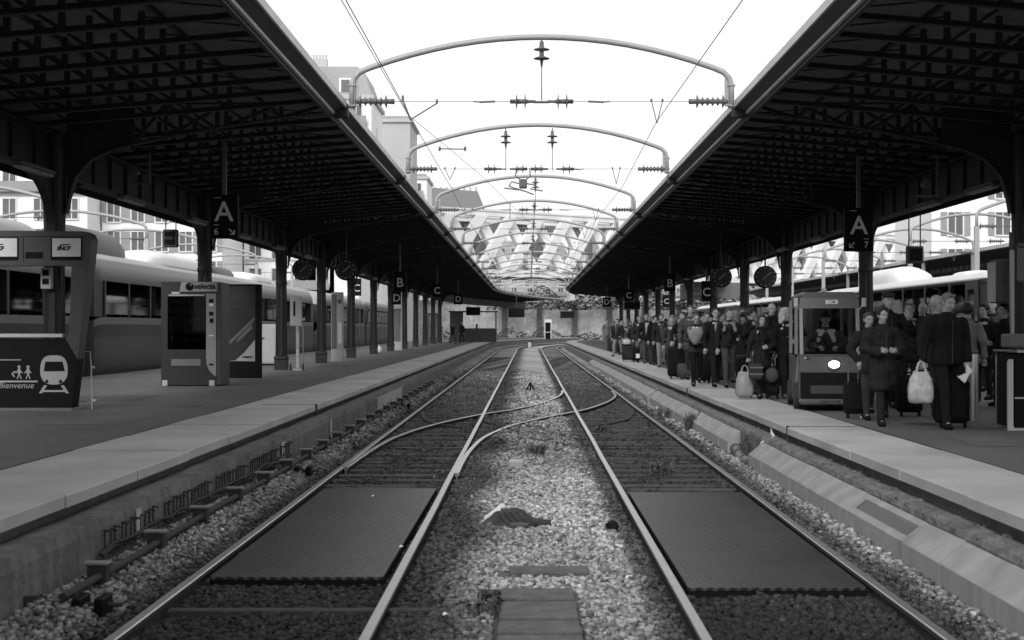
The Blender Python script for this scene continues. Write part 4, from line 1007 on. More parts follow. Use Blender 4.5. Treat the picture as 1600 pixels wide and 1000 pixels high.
obj('rail', MB().tube([(.02, -.05, 1.2), (.05, -.05, 1.35), (.16, -.05, 1.37), (.2, -.05, 1.25), (.2, -.05, .2)], .018, 6).tube([(.02, -.05, .75), (.2, -.05, .75)], .015, 6), M_chrome, t)
obj('base', MB().box(-.22, .18, -.08, .1, .0, .05), M_lgrey, t)
for a in (-.17, .21): obj('wheel', MB().lathe([(.06, -.02), (.1, -.015), (.1, .015), (.06, .02)], (a, -.12, .1), 'x', 14), M_rubber, t)
t = thing('information_pillar', 'tall pale information pillar between two columns on the left platform', 'pillar', (-7.28, 54.0, ZP))
obj('body', MB().bevbox(-.22, .22, 0, .3, 0, 2.65, .02), M_lgrey, t); obj('side_panel', MB().box(-.20, -.01, -.012, -.001, .5, 2.55), M_grey, t); obj('notice', MB().box(.04, .19, -.012, -.001, .7, 1.5), M_white, t); obj('logo', MB().lathe([(.09, -.012), (.09, -.001)], (.1, 0, 2.3), 'y', 16), M_grey, t)
for k, (px, yy, wd, h, lb) in enumerate(((617, 82, .8, 2.5, 'glazed shelter box between far columns on the left platform'), (676, 117, .85, 2.5, 'dark poster case between far columns on the left platform'))):
    x = (px-826)*yy/F; t = thing('display_case', lb, 'display case', (x, yy, ZP)); obj('frame', MB().box(-wd/2, -wd/2+.06, 0, .3, 0, h).box(wd/2-.06, wd/2, 0, .3, 0, h).box(-wd/2+.061, wd/2-.061, 0, .3, h-.12, h).box(-wd/2+.061, wd/2-.061, 0, .3, 0, .5), M_dgrey if k else M_lgrey, t)
    obj('pane', MB().box(-wd/2+.061, wd/2-.061, .1, .12, .501, h-.121), mat('poster_mid', .10, .4, .5, 3) if k else M_grey, t)
t = thing('rubbish_sack', 'small white sack at the foot of a column on the left platform', 'sack', (-7.62, 72.5, ZP)); obj('sack', MB().ell((0, 0, .18), (.16, .14, .19), 10).cap((0,0,.33), .05, (0,0,.4), .03, 8), M_white, t, smooth=True)
# far end furniture
t = thing('shelter', 'small dark glazed shelter at the far end of the left platform', 'shelter', (-4.9, 128, ZP))
obj('wall', MB().box(-2.2, 2.0, 0, .1, 0, 1.25).box(1.9, 2.0, 0.101, 2, 0, 1.25).box(-2.2, -1.0, 0, .1, 1.251, 2.7), M_dgrey, t); obj('roof', MB().box(-2.3, 2.1, -.1, 2.1, 2.7, 2.8), M_black, t); obj('post', MB().box(1.9, 2.0, 0, .1, 1.251, 2.7), M_black, t)
t = thing('phone_booth', 'narrow white-topped open booth at the bend of the platform', 'booth', (2.2, 163, ZP), -.15)
obj('frame', MB().box(-.4, -.32, 0, .08, 0, 1.9).box(.32, .4, 0, .08, 0, 1.9).box(-.319, .319, 0, .08, .75, .82), M_white, t); obj('top', MB().box(-.4, .4, 0, .5, 1.901, 2.25), M_white, t); obj('back', MB().box(-.318, .318, .3, .35, 0, 1.9), M_black, t)
for k, (x, y, z0, h) in enumerate(((-1.2, 140, 2.9, .9), (4.5, 166, 3.0, .8))):
    t = thing('sign_board', ['dark signal board hung under the canopy at the bend', 'dark board hung at the far end of the bend'][k], 'sign', (x, y, z0)); obj('board', MB().bevbox(-.8, .8, 0, .2, 0, h, .03), M_black, t); obj('hanger', MB().box(-.05, .05, .05, .12, h, 5.1-z0), M_iron, t)
t = thing('signal_post', 'small white-headed post standing beyond the platform bend', 'post', (12.8, 175, -.2)); obj('post', MB().tube([(0,0,0),(0,0,1.2)], .07, 6), M_dgrey, t); obj('head', MB().bevbox(-.3, .3, -.1, .1, 1.0, 2.2, .1), M_white, t)

# right-hand barrier kiosk
t = thing('barrier_kiosk', 'dark barrier kiosk with pale edge strips at the right edge of the photo', 'kiosk', (6.05, 18.0, ZP))
obj('body', MB().bevbox(.10, 1.6, .0, .7, .03, .98, .015), M_black, t); obj('top', MB().bevbox(.06, 1.64, -.03, .74, .985, 1.015, .012), M_grey, t); obj('front_rim', MB().box(.12, 1.6, -.045, -.031, .985, 1.015), M_lgrey, t)
obj('side_post', MB().prism([(.01, .0), (.115, .0), (.075, .06), (.075, .90), (.03, .90), (.01, .86)], -.03, .02), M_lgrey, t)
obj('strip', MB().box(.10, 1.6, -.012, -.001, .40, .42).box(.10, 1.6, -.02, -.001, .0, .03), M_lgrey, t); obj('handle', MB().box(.26, .32, -.014, -.001, .7, .715), M_white, t)
obj('upper_box', MB().bevbox(.12, .6, .2, .6, 1.042, 1.22, .02), M_grey, t)
obj('post', MB().box(.16, .2, .3, .36, 1.221, 2.3), M_chrome, t)
t = thing('hanging_cabinet', 'large grey hanging cabinet above the barrier on the right', 'cabinet', (7.85, 23.3, 0))
obj('case', MB().bevbox(-.22, .30, -.1, .3, 2.28, 3.0, .03), M_grey, t); obj('edge', MB().bevbox(-.24, -.221, -.1, .3, 2.3, 2.95, .004), M_lgrey, t)
t = thing('departure_display', 'grey framed display screen cut by the right edge of the photo', 'display', (7.35, 21.0, 0), group='hanging departure displays')
obj('case', MB().bevbox(-.16, .9, 0, .2, 2.55, 3.13, .03), M_grey, t); obj('screen', MB().box(-.0, .8, -.008, -.001, 2.62, 3.02), M_black, t); obj('hanger', MB().box(-.19, -.16, .0, .2, 2.5, 3.3).box(.3, .36, .05, .12, 3.13, 4.9), M_iron2, t)
obj('lettering', MB().merge(text_mb('VOIE', .06), Matrix.Translation((-.05, -.012, 3.055))), M_black, t)
for k, (x, y, h) in enumerate(((6.25, 19.95, .95), (6.36, 19.2, .95), (6.56, 19.6, .97))):
    t = thing('bollard', ['brushed metal bollard beside the man in the pale jacket', 'brushed metal bollard just left of the barrier kiosk', 'brushed metal bollard half hidden behind the barrier kiosk'][k], 'bollard', (x, y, ZP), group='metal posts by the barrier')
    obj('tube', MB().lathe([(.058, 0), (.058, h-.03), (.05, h), (.0, h)], n=20), M_chrome, t, angle=40); obj('cap', MB().lathe([(.062, h-.02), (.062, h+.012), (.04, h+.02)], n=20), M_dgrey, t)

# ------------------------------------------------------------------ background buildings
M_fac = mat('facade_pale', .86, .9, .12, .15, fine=.08, bscale=1.5, streak=.08); M_facg = mat('facade_grey', .48, .9, .1, .15, fine=.08, bscale=1.5); M_roofz = mat('zinc_roof', .30, .5, .15, .2)
M_win = mat('window_glass', .12, .15, .3, .3); M_trim = mat('facade_trim', .48, .9, .1, .3); M_shut = mat('shutters', .30, .8, .1, 1)
win_me = MB().box(-.6, .6, -.02, .10, 0, 1.9).mesh('window', M_win); fr_me = MB().box(-.72, -.6, -.10, .02, -.1, 2.0).box(.6, .72, -.10, .02, -.1, 2.0).box(-.599, .599, -.10, .02, 1.9, 2.0).box(-.599, .599, -.18, .02, -.12, 0).box(-.04, .04, -.05, .02, 0.001, 1.899).mesh('frame', M_white)
sh_me = [MB().box(a, a+.52, -.08, .0, -.05, 1.95).mesh('shutter', M_shut) for a in (-1.25, .73)]
def building(label, x0, x1, y, h, mt, rz=0, cols=None, rows=None, roof='flat', dep=12, z0=-.4, side=False, shut=False, fl=3.1):
    t = thing('apartment_building', label, 'building', ((x0+x1)/2, y, z0), rz, group=None); hw_ = (x1-x0)/2
    obj('wall', MB().box(-hw_, hw_, 0, dep, 0, h), mt, t)
    obj('cornice', MB().box(-hw_-.3, hw_+.3, -.35, dep+.3, h+.001, h+.45), M_trim, t); obj('string_course', MB().box(-hw_-.05, hw_+.05, -.15, -.001, h*.62, h*.62+.25), M_trim, t)
    if roof == 'mansard':
        r_ = obj('roof', MB().loft([[(-hw_, 0, h+.46), (hw_, 0, h+.46), (hw_, dep, h+.46), (-hw_, dep, h+.46)], [(-hw_+.9, 1.4, h+3.2), (hw_-.9, 1.4, h+3.2), (hw_-.9, dep-1.4, h+3.2), (-hw_+.9, dep-1.4, h+3.2)], [(-hw_+2, 3.5, h+4.3), (hw_-2, 3.5, h+4.3), (hw_-2, dep-3.5, h+4.3), (-hw_+2, dep-3.5, h+4.3)]]), M_roofz, t)
        k = int(hw_*2/3)
        for i in range(k):
            dx = -hw_+1.5+(2*hw_-3)*(i+.5)/k; d = obj('dormer', MB().box(-.7, .7, .2, 2.2, h+.5, h+2.4), mt, r_); d.location = (dx, 0, 0); w_ = link('window', win_me, r_, (dx, .18, h+.7)); w_.scale = (.8, 1, .8)
    else:
        r_ = obj('roof', MB().box(-hw_+.2, hw_-.2, .2, dep-.2, h+.451, h+.9), M_roofz, t)
    top = h+(4.2 if roof == 'mansard' else .9)
    for i in range(max(1, int(hw_/3))):
        cx_ = -hw_*.8+i*(1.6*hw_/max(1, int(hw_/3))); c_ = MB().box(cx_, cx_+1.8, dep*.4, dep*.4+.7, top-2.5, top+1.2)
        for k in range(5): c_.tube([(cx_+.2+k*.35, dep*.4+.35, top+1.2), (cx_+.2+k*.35, dep*.4+.35, top+1.75)], .11, 6)
        obj('chimney', c_, M_trim, r_)
    if cols:
        n = 0
        for j in range(rows):
            for i in range(cols):
                if n >= 96: break
                xx = -hw_+(i+.5)*2*hw_/cols; zz = h-2.6-j*fl
                if zz < 1: continue
                wv = link('window', win_me, t, (xx, -.02, zz)); link('frame', fr_me, wv)
                if shut:
                    for m_ in sh_me: link('shutter', m_, wv)
                n += 1
            if not shut and j % 2 == 0: obj('balcony', MB().box(-hw_+.5, hw_-.5, -.7, -.03, h-2.95-j*fl, h-2.8-j*fl).box(-hw_+.5, hw_-.5, -.72, -.69, h-2.8-j*fl, h-1.95-j*fl), M_shut, t)
    if side:
        for j in range(5):
            wv = link('window', win_me, t, (hw_+.02, 6+(j % 2)*2, h-4-j*4)); wv.rotation_euler = (0, 0, R(90)); wv.scale = (.5, 1, .8)
    return t
building('tall pale corner block with chimneys rising above the left canopy edge', -38, -17.7, 160, 28, M_fac, cols=6, rows=5, roof='mansard', side=True)
building('lower pale block with balconies stepping down behind the left canopy edge', -24, -17.9, 150, 20, M_fac, cols=2, rows=3, roof='mansard')
building('grey blank-walled block behind the left end of the second arch', -25, -16.0, 192, 30.0, M_facg, cols=None, roof='flat')
building('pale mansard house in front of the grey block', -24.5, -18.2, 184, 19.5, M_fac, cols=2, rows=3, roof='mansard')
building('white narrow block beside the left canopy edge above the bridge', -26, -16.6, 232, 26.5, M_fac, cols=3, rows=3)
t = thing('apartment_building', 'dark sloping slate roof just above the left end of the bridge', 'building', (-13.6, 285, -.4)); obj('wall', MB().box(-8, 4.6, 0, 12, 0, 24), M_facg, t); r_ = obj('roof', MB().prism([(-8, 24), (5.6, 24), (3.4, 29.6), (-8, 30.5)], -.2, 12.2), mat('slate', .22, .8, .1, .2), t)
c_ = MB()
for k in range(9): c_.box(-7+k*1.2, -6.5+k*1.2, 5, 6, 29.5, 31)
obj('chimney', c_, M_trim, r_)
building('long balconied apartment block seen under the left canopy between the first columns', -66, -42.2, 136, 24, M_fac, cols=8, rows=8, fl=2.9)
building('pale striped apartment block seen behind the letter A sign on the left', -42, -30.2, 140, 24, M_fac, cols=5, rows=8, fl=2.9, shut=True)
building('pale block with tall windows seen behind the left clocks', -30, -20.5, 150, 15, M_fac, cols=4, rows=5, fl=2.9)
building('long grey retaining block with a parapet at the far left', -62, -36, 100, 7.6, M_facg, cols=9, rows=1)
building('white apartment block with shuttered windows beyond the right canopy', 34, 62, 120, 22, M_fac, cols=7, rows=7, shut=True)
building('pale grey block beyond the bridge on the right', 60, 90, 200, 26, M_fac, cols=8, rows=6)
for k, (xa, xb, y, h) in enumerate(((9.5, 27, 330, 21), (27, 46, 345, 19), (46, 70, 350, 22), (-9, 9.5, 340, 19))):
    building(f'hazy pale house far beyond the bridge, {ordn(k)} of four', xa, xb, y, h, M_facg, cols=5, rows=4, roof='mansard')

# lattice road bridge
t = thing('lattice_bridge', 'long pale lattice road bridge spanning the tracks in the distance', 'bridge')
M_br = mat('bridge_paint', .78, .8, .12, .2, fine=.06, bscale=1); M_br_shade = mat('bridge_paint_shaded', .16, .8, .12, .2)  # second is a darker copy, shade of the inner side put into the colour
d = Vector((78.7, 59, 0)).normalized(); n_ = Vector((-d.y, d.x, 0)); P0 = Vector((-12.7, 208, 0)); ang = math.atan2(d.y, d.x)
zb, zt = 10.6, 18.6
def bbox_(mb, s0, s1, o0, o1, z0, z1): mb.box(s0, s1, o0, o1, z0, z1)
def diag(mb, s0, z0, s1, z1, o0, o1, wd):
    dx, dz = s1-s0, z1-z0; L = math.hypot(dx, dz); h_ = wd/2*L/abs(dz)
    mb.add([(s0-h_, o0, z0), (s0+h_, o0, z0), (s1+h_, o0, z1), (s1-h_, o0, z1), (s0-h_, o1, z0), (s0+h_, o1, z0), (s1+h_, o1, z1), (s1-h_, o1, z1)], [(0,1,2,3),(7,6,5,4),(0,4,5,1),(1,5,6,2),(2,6,7,3),(3,7,4,0)])
for o0, k in ((0, 0), (11, 1)):
    mb = MB(); mb.box(-85, 150, o0-.3, o0+.9, zt, zt+.7); mb.box(-85, 150, o0-.5, o0+1.1, zt+.701, zt+.95); mb.box(-85, 150, o0-.3, o0+.9, zb-1.0, zb)
    obj('chord', mb, M_br, t)
    for q in (0, 1):
        mb = MB(); i = 0; s0 = -85
        while s0 < 150:
            a, b = (zb+.001, zt-.001)
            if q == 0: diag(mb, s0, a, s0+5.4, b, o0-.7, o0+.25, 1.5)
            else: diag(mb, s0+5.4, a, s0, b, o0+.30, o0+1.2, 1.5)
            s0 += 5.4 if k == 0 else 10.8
        obj('diagonals', mb, M_br if k == 0 else M_br_shade, t)
obj('deck', MB().box(-85, 150, .95, 10.6, zb-1.0, zb-.3), M_br_shade, t)
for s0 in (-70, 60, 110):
    obj('pier', MB().box(s0-1.5, s0+1.5, -1, 12, -.4, zb-1.05), M_br_shade, t)
t.location = P0; t.rotation_euler = (0, 0, ang)
tag(obj('lamp_post', MB().tube([(-2.8, 212, 18), (-2.8, 212, 20.6), (-2.2, 212, 20.8)], .09, 6), M_gantry), 'small lamp post standing on the bridge parapet', 'lamp post')
# cutting wall at the far end, with bushes and pipes
w = obj('retaining_wall', MB().box(-60, 110, 212, 213, -.4, 5.6).box(-60, 110, 211.7, 213.2, 5.601, 6.0), mat('old_wall', .50, .95, .35, .9, fine=.4, bscale=2.5, streak=.5)); tag(w, 'long stained masonry wall closing the view at the far end', 'wall')
for k in range(9):
    x = -4+k*5.2
    tag(obj('buttress', MB().box(x, x+.8, 211.2, 211.69, -.4, 5.5), M_conc), f'pilaster of the far masonry wall, {ordn(k)} from the left', 'pilaster', 'pilasters of the far wall')
mb = MB(); r_ = random.Random(5)
for k in range(3500):
    x = r_.uniform(-14, 30); hh = .6+1.3*abs(math.sin(x*.6)*math.cos(x*.23)); y = r_.uniform(200, 210); z = -.2+r_.random()*hh*1.2; a = r_.uniform(0, 6.28); l = r_.uniform(.12, .3)
    mb.add([(x, y, z), (x+l*math.cos(a), y+l*math.sin(a), z+l*.6), (x+l*math.cos(a+1.4), y+l*math.sin(a+1.4), z+l)], [(0, 1, 2)])
for k in range(5000):  # upper dark leaf band, also stands in for shade under the bridge
    x = r_.uniform(-6, 34); y = r_.uniform(206, 210.5); z = 4.4+r_.random()*(2.4+1.2*math.sin(x*.8)); a = r_.uniform(0, 6.28); l = r_.uniform(.15, .5)
    mb.add([(x, y, z), (x+l*math.cos(a), y+l*math.sin(a), z+l*.3), (x+l*math.cos(a+1.4), y+l*math.sin(a+1.4), z+l*.6)], [(0, 1, 2)])
tag(obj('bramble_shade', mb, mat('bramble', .05, .9, .5, 1)), kind='stuff')
mb = MB()
for k in range(14): mb.tube([(6+k*.25, 150+k*3.2, -.05), (9+k*1.1, 205, -.05)], .06, 4)
tag(obj('yard_rails', mb, M_rust), 'dark rails fanning out beyond the right platform end', 'rails')

# station hall behind the viewer
t = thing('station_hall', 'large station hall wall behind the end of the tracks', 'building', (0, -36, -.4))
obj('wall', MB().box(-45, 45, -2, 0, 0, 17), M_facg, t); obj('roof', MB().box(-45, 45, -14, -2.01, 15, 17.5), M_roofz, t)
struct('concourse', MB().box(-45, 45, -36, -3.05, -.4, ZP-.004), M_asph)
# ------------------------------------------------------------------ people
JOBS = []
def job(name, mb, voxel, mats, parent, extra=None, folds=0.0, seed=0, smoothit=4, quilt=0):
    o = obj(name, mb, mats, parent); md = o.modifiers.new('r', 'REMESH'); md.mode = 'VOXEL'; md.voxel_size = voxel; md.use_smooth_shade = True
    s = o.modifiers.new('s', 'SMOOTH'); s.iterations = smoothit; s.factor = .5
    JOBS.append((o, extra, folds, seed, mats, quilt)); return o
def finish_jobs():
    dg = bpy.context.evaluated_depsgraph_get()
    done = []
    for o, extra, folds, seed, mats, quilt in JOBS:
        me = bpy.data.meshes.new_from_object(o.evaluated_get(dg)); done.append(me)
    for (o, extra, folds, seed, mats, quilt), me in zip(JOBS, done):
        o.modifiers.clear(); n = len(me.vertices)
        if folds:
            co = np.empty(n*3, np.float32); me.vertices.foreach_get('co', co); co = co.reshape(-1, 3); no = np.empty(n*3, np.float32); me.vertices.foreach_get('normal', no); no = no.reshape(-1, 3)
            r_ = np.random.default_rng(seed); d = np.zeros(n)
            for k in range(5):
                f = r_.normal(0, 1, 3)*np.array([9, 9, 22]); d += np.sin(co @ f+r_.uniform(0, 6))*(1/(1+k*.4))
            if quilt: d += 1.4*(np.abs(np.sin(co[:, 2]*np.pi/.075))**.5-.6)
            co += no*(d[:, None]*folds/2.2); me.vertices.foreach_set('co', co.reshape(-1))
        if extra is not None and extra.v:
            b = bmesh.new(); b.from_mesh(me); ex = extra.mesh('x', mats); b.from_mesh(ex); b.to_mesh(me); b.free(); bpy.data.meshes.remove(ex)
        me.polygons.foreach_set('use_smooth', [True]*len(me.polygons))
        me.materials.clear()
        for m in (mats if isinstance(mats, list) else [mats]): me.materials.append(m)
        o.data = me; me.name = o.name
M_skin = mat('skin', .34, .55, .08, 12); M_skin2 = mat('skin_darker', .24, .55, .08, 12); M_eye = mat('eye_dark', .012, .3, .1); M_lip = mat('lip', .12, .5, .1)
def cloth(v, nm=None): return mat(nm or f'cloth_{int(v*1000)}', v*.8, .95, .22, 5, bump=.002, bscale=90, fine=.2, spec=.15)
def hairm(v): return mat(f'hair_{int(v*1000)}', v, .6, .3, 20, bump=.004, bscale=120, fine=.3)
ARMS = {  # elbow, wrist, finger direction for the +x side, at 1.75 m
 'hang':  ((.25,.03,1.13), (.26,-.05,.88), (0,-.2,-1)), 'swing': ((.26,.10,1.15), (.28,.10,.91), (0,-.1,-1)), 'fwd': ((.26,-.06,1.15), (.24,-.24,.97), (-.1,-.7,-.7)),
 'front': ((.27,.02,1.14), (.10,-.25,1.07), (-.9,-.35,.1)), 'fists': ((.28,.0,1.13), (.13,-.27,1.09), (-.7,-.6,.25)), 'pocket': ((.31,.05,1.15), (.21,-.06,.96), (-.3,-.3,-.9)),
 'pull':  ((.25,.12,1.15), (.27,.26,.92), (0,.2,-1)), 'strap': ((.27,-.04,1.18), (.12,-.17,1.36), (-.5,-.1,.85)), 'carry': ((.26,.0,1.13), (.30,-.04,.87), (0,0,-1)),
 'raise': ((.30,-.06,1.18), (.22,-.22,1.36), (-.3,-.4,.8)), 'wheel': ((.24,-.16,1.22), (.14,-.40,1.16), (-.3,-.9,.1)), 'hug': ((.27,-.02,1.15), (.06,-.24,1.20), (-.9,-.3,.2))}
def person(loc, label, h=1.72, coat=.03, clen=.80, trousers=.025, shoes=.015, hair=.03, hs='short', armL='hang', armR='hang', stride=.28, build=1.0, rz=0.0, turn=0.0, nod=0.0, hat=None, skin=None, vx=.011, shirt=None, collar=None, scarf=None, quilt=0, puffy=0.0, group='passengers on the right platform', seed=0, cat='person', lean=0.0, seated=False):
    """armL is the arm on the left of the picture (-x)"""
    K = h/1.75; sk = skin or M_skin
    t = thing('person', label, cat, loc, rz, group); Bw = build; stride = stride*1.35
    def done(mb):
        if lean:
            for i, v in enumerate(mb.v):
                if v[2] > .9: mb.v[i] = (v[0], v[1]-lean*(v[2]-.9), v[2]-lean*.2*(v[2]-.9))
        mb.v = [(x*K, y*K, z*K) for x, y, z in mb.v]; return mb
    # ---- body
    b = MB(); ex = MB()
    Rh = Matrix.Rotation(turn, 3, 'Z') @ Matrix.Rotation(nod, 3, 'X'); hc = Vector((0, -.012, 1.56))
    def H(p): return tuple(hc+Rh @ (Vector(p)-hc))
    def hell(mb, c, r, mi=0, n=14): mb.ell(H(c), r, n, mi, Rh)
    hell(b, (0, .008, 1.655), (.074, .092, .094)); hell(b, (0, -.028, 1.60), (.056, .064, .085)); hell(b, (0, -.045, 1.552), (.036, .038, .032))
    b.cap(H((0, -.088, 1.645)), .010, H((0, -.112, 1.607)), .017, 8); b.cap(H((-.035, -.072, 1.668)), .013, H((.035, -.072, 1.668)), .013, 8)
    for q in (-1, 1):
        b.cap(H((q*.076, .012, 1.655)), .014, H((q*.072, .005, 1.61)), .010, 8, flat=1.3); hell(b, (q*.033, -.060, 1.605), (.024, .022, .024), n=8)
        hell(ex, (q*.029, -.0795, 1.645), (.015, .010, .0085), 1, 8)
        ex.cap(H((q*.014, -.089, 1.664)), .006, H((q*.047, -.080, 1.666)), .005, 6, 1)
    hell(ex, (0, -.0845, 1.572), (.024, .010, .0065), 2, 8)
    b.cap((0, .012, 1.43), .062, (0, .0, 1.56), .055, 12)
    if seated: hipz = .52
    else: hipz = .93
    dz = hipz-.93
    def S_(p): return (p[0], p[1], p[2]+dz) if seated else p
    b.cap((0, 0, 1.0), .13, (0, 0, 1.34), .14, 12, flat=.7)
    b.cap((-.15, .01, 1.37), .055, (.15, .01, 1.37), .055, 10)
    sides = ((-1, armL), (1, armR)); joints = {}
    for q, a in sides:
        e, w_, fd = ARMS[a]; sh = Vector((q*.178*Bw, .01, 1.375)); e = Vector((q*e[0]*(.5+.5*Bw), e[1], e[2])); w_ = Vector((q*w_[0]*(.6+.4*Bw) if w_[0] > .18 else q*w_[0], w_[1], w_[2])); fd = Vector((q*fd[0], fd[1], fd[2])).normalized(); joints[q] = (sh, e, w_, fd)
        b.cap(sh, .048, e, .036, 10); b.cap(e, .037, w_, .025, 10)
        pc = w_+fd*.045; side = fd.cross(Vector((0, 1, 0)) if abs(fd.y) < .8 else Vector((0, 0, 1))).normalized(); nrm = fd.cross(side).normalized()
        b.cap(w_+fd*.01, .026, w_+fd*.075, .032, 8)
        for k, (off_, ln) in enumerate(((-.03, .066), (-.010, .074), (.010, .070), (.03, .056))):
            r0 = w_+fd*.085+side*off_; cdir = (fd+nrm*(.25+.9*(a in ('fists', 'carry', 'pull', 'strap', 'wheel', 'front')))*(1 if nrm.dot(Vector((-q*.3, .6, -.2))) > 0 else -1)).normalized(); c2 = (cdir*.5+(cdir-fd)*1.0).normalized()
            p1 = r0+cdir*ln*.5; p2 = p1+c2*ln*.5; ex.cap(r0-fd*.02, .0095, p1, .009, 6); ex.cap(p1, .009, p2, .0075, 6)
        tb = w_+fd*.03+side*(.028 if q < 0 else -.028); td = (fd*.6+side*(.7 if q < 0 else -.7)).normalized(); ex.cap(tb, .012, tb+td*.032, .0105, 6); ex.cap(tb+td*.032, .0105, tb+td*.032+fd*.028, .009, 6)
    legs = []
    if seated:
        for q in (-1, 1): legs.append((Vector((q*.09, .05, .93)), Vector((q*.11, -.36, .93)), Vector((q*.11, -.36, .52))))
    else:
        for q, ph in ((-1, 1), (1, -1)):
            hip = Vector((q*.085*Bw, 0, .93)); kn = Vector((q*.09*Bw, -stride*.36*ph-.03, .50+.01*abs(stride))); an = Vector((q*.085*Bw, (-stride*.5*ph if ph > 0 else -stride*.5*ph+.02), .085+(0 if ph > 0 else .10*min(1, stride/.3)))); legs.append((hip, kn, an))
    for hip, kn, an in legs: b.cap(hip, .075, kn, .048, 10); b.cap(kn, .048, an, .033, 10); b.cap(an, .033, an+Vector((0, -.09, -.045)), .028, 8)
    job('body', done(b), vx*K*.8, [sk, M_eye, M_lip], t, done(ex), smoothit=2)
    # ---- hair / hat
    hm = hairm(hair); hb = MB()
    if hs != 'bald':
        hell(hb, (0, .026, 1.675), (.084, .095, .092)); 
        for q in (-1, 1): hb.cap(H((q*.066, .02, 1.70)), .03, H((q*.07, .02, 1.64)), .02, 8)
        hb.cap(H((-.03, -.042, 1.738)), .024, H((.04, -.042, 1.738)), .024, 8)
        if hs == 'long':
            for q in (-1, 1): hb.cap(H((q*.066, -.01, 1.70)), .036, H((q*.086, .0, 1.52)), .036, 8); hb.cap(H((q*.04, .07, 1.62)), .06, H((q*.06, .07, 1.47)), .05, 8)
            hb.cap(H((-.02, -.050, 1.735)), .026, H((.05, -.045, 1.735)), .026, 8)
        if hs == 'full': hell(hb, (0, .03, 1.68), (.098, .10, .10)); 
    else:
        for q in (-1, 1): hb.cap(H((q*.068, .03, 1.65)), .018, H((q*.05, .085, 1.62)), .02, 8)
        hb.cap(H((-.04, .09, 1.62)), .02, H((.04, .09, 1.62)), .02, 8)
    rr = random.Random(seed)
    hb.v = [tuple(c+rr.uniform(-.003, .003) for c in v) for v in hb.v]
    if hat:
        hh = MB()
        if hat == 'flat': hell(hh, (0, -.01, 1.725), (.10, .125, .042)); hell(hh, (0, -.095, 1.700), (.075, .055, .012))
        elif hat == 'cap': hell(hh, (0, .01, 1.69), (.088, .103, .085)); hell(hh, (0, -.10, 1.70), (.065, .06, .010))
        else: hell(hh, (0, .01, 1.69), (.094, .108, .095))
        job('hat', done(hh), .012*K, [cloth(.03 if hat != 'light' else .2)], t)
    if not (hat and hs == 'bald'): job('hair', done(hb), max(.009, vx*.8)*K, [hm], t, smoothit=1)
    # ---- trousers
    tb = MB(); w2 = .012
    for hip, kn, an in legs:
        tb.cap(hip, .092*Bw, kn, .066, 12); tb.cap(kn, .066, an+Vector((0, 0, .03)), .058, 12)
        lo = an+Vector((0, -.005, -.03)); tb.cap(an+Vector((0, 0, .05)), .060, lo, .058, 12)
    hz = legs[0][0].z; tb.cap((-.06, 0, hz+.03), .105*Bw, (.06, 0, hz+.03), .105*Bw, 12, flat=.85); tb.cap((0, 0, hz+.05), .12*Bw, (0, 0, hz+.14), .125*Bw, 12, flat=.8)
    job('trousers', done(tb), .014*K, [cloth(trousers)], t, folds=.008, seed=seed+1)
    # ---- shoes
    for q, (hip, kn, an) in zip((-1, 1), legs):
        s = MB(); z0 = an.z-.085; s.cap(an+Vector((0, .025, -.045)), .042, an+Vector((0, -.10, -.048)), .040, 10); s.cap(an+Vector((0, -.10, -.052)), .038, an+Vector((0, -.15, -.056)), .030, 10)
        s.v = [(x, y, max(z, z0)) for x, y, z in s.v]; obj('shoe', done(s), cloth(shoes) if shoes > .05 else M_black, t, smooth=True)
    # ---- coat
    c = MB(); pf = .012+puffy
    c.cap((0, .005, 1.14), .135*Bw+pf, (0, .01, 1.30), .155*Bw+pf, 14, flat=.78); c.cap((0, .0, 1.0), .145*Bw+pf, (0, .0, 1.14), .14*Bw+pf, 14, flat=.78)
    c.cap((-.13*Bw, .012, 1.355), .062+pf*.7, (.13*Bw, .012, 1.355), .062+pf*.7, 12); c.cap((0, .012, 1.38), .105, (0, .008, 1.465), .078, 12)
    for q in (-1, 1): c.cap((q*.03, .012, 1.43), .062, (q*.15*Bw, .012, 1.375), .05+pf*.5, 10)
    if clen < .9 and not seated:
        for q, (hip, kn, an) in zip((-1, 1), legs):
            m_ = hip+(kn-hip)*min(1, (.93-clen)/.43); c.cap((q*.05, 0, .98), .115*Bw+pf, (m_.x*.75, m_.y*.7, clen+.07), .115*Bw+pf, 12, flat=.95)
        if clen < .7: c.cap((0, 0, .95), .15*Bw+pf, (0, 0, clen+.09), .155*Bw+pf, 14, flat=.85)
    else: c.cap((-.05, 0, .97), .12*Bw+pf, (.05, 0, .97), .12*Bw+pf, 12, flat=.85)
    for q in (-1, 1):
        sh, e, w_, fd = joints[q]; c.cap(sh, .074+pf*.6, e, .058+pf*.5, 12); c.cap(e, .057+pf*.5, w_-fd*.015, .042+pf*.4, 12)
    if clen < .9 and not seated: c.v = [(x, y, max(z, clen)) for x, y, z in c.v]
    c = done(c); job('coat', c, .014*K, [cloth(coat)], t, folds=.013, seed=seed+3, quilt=quilt)
    if vx < .0115 and not seated and shirt is None:
        yf = -(.155*Bw+pf)*.78; z_ = MB().tube([(.012, yf-.012, 1.40), (.012, yf-.008-.004, 1.3), (.012, -(.14*Bw+pf)*.78-.022, 1.12), (.012, -(.145*Bw+pf)*.78-.03, max(clen, .55)+.04)], .0045, 5)
        obj('zip', done(z_), M_dgrey, t)
        lp = MB()
        for q in (-1, 1): lp.cap((q*.05, -.085, 1.47), .016, (q*.085, yf+.01, 1.34), .02, 8)
        job('lapel', done(lp), .010*K, [cloth(coat)], t, smoothit=1)
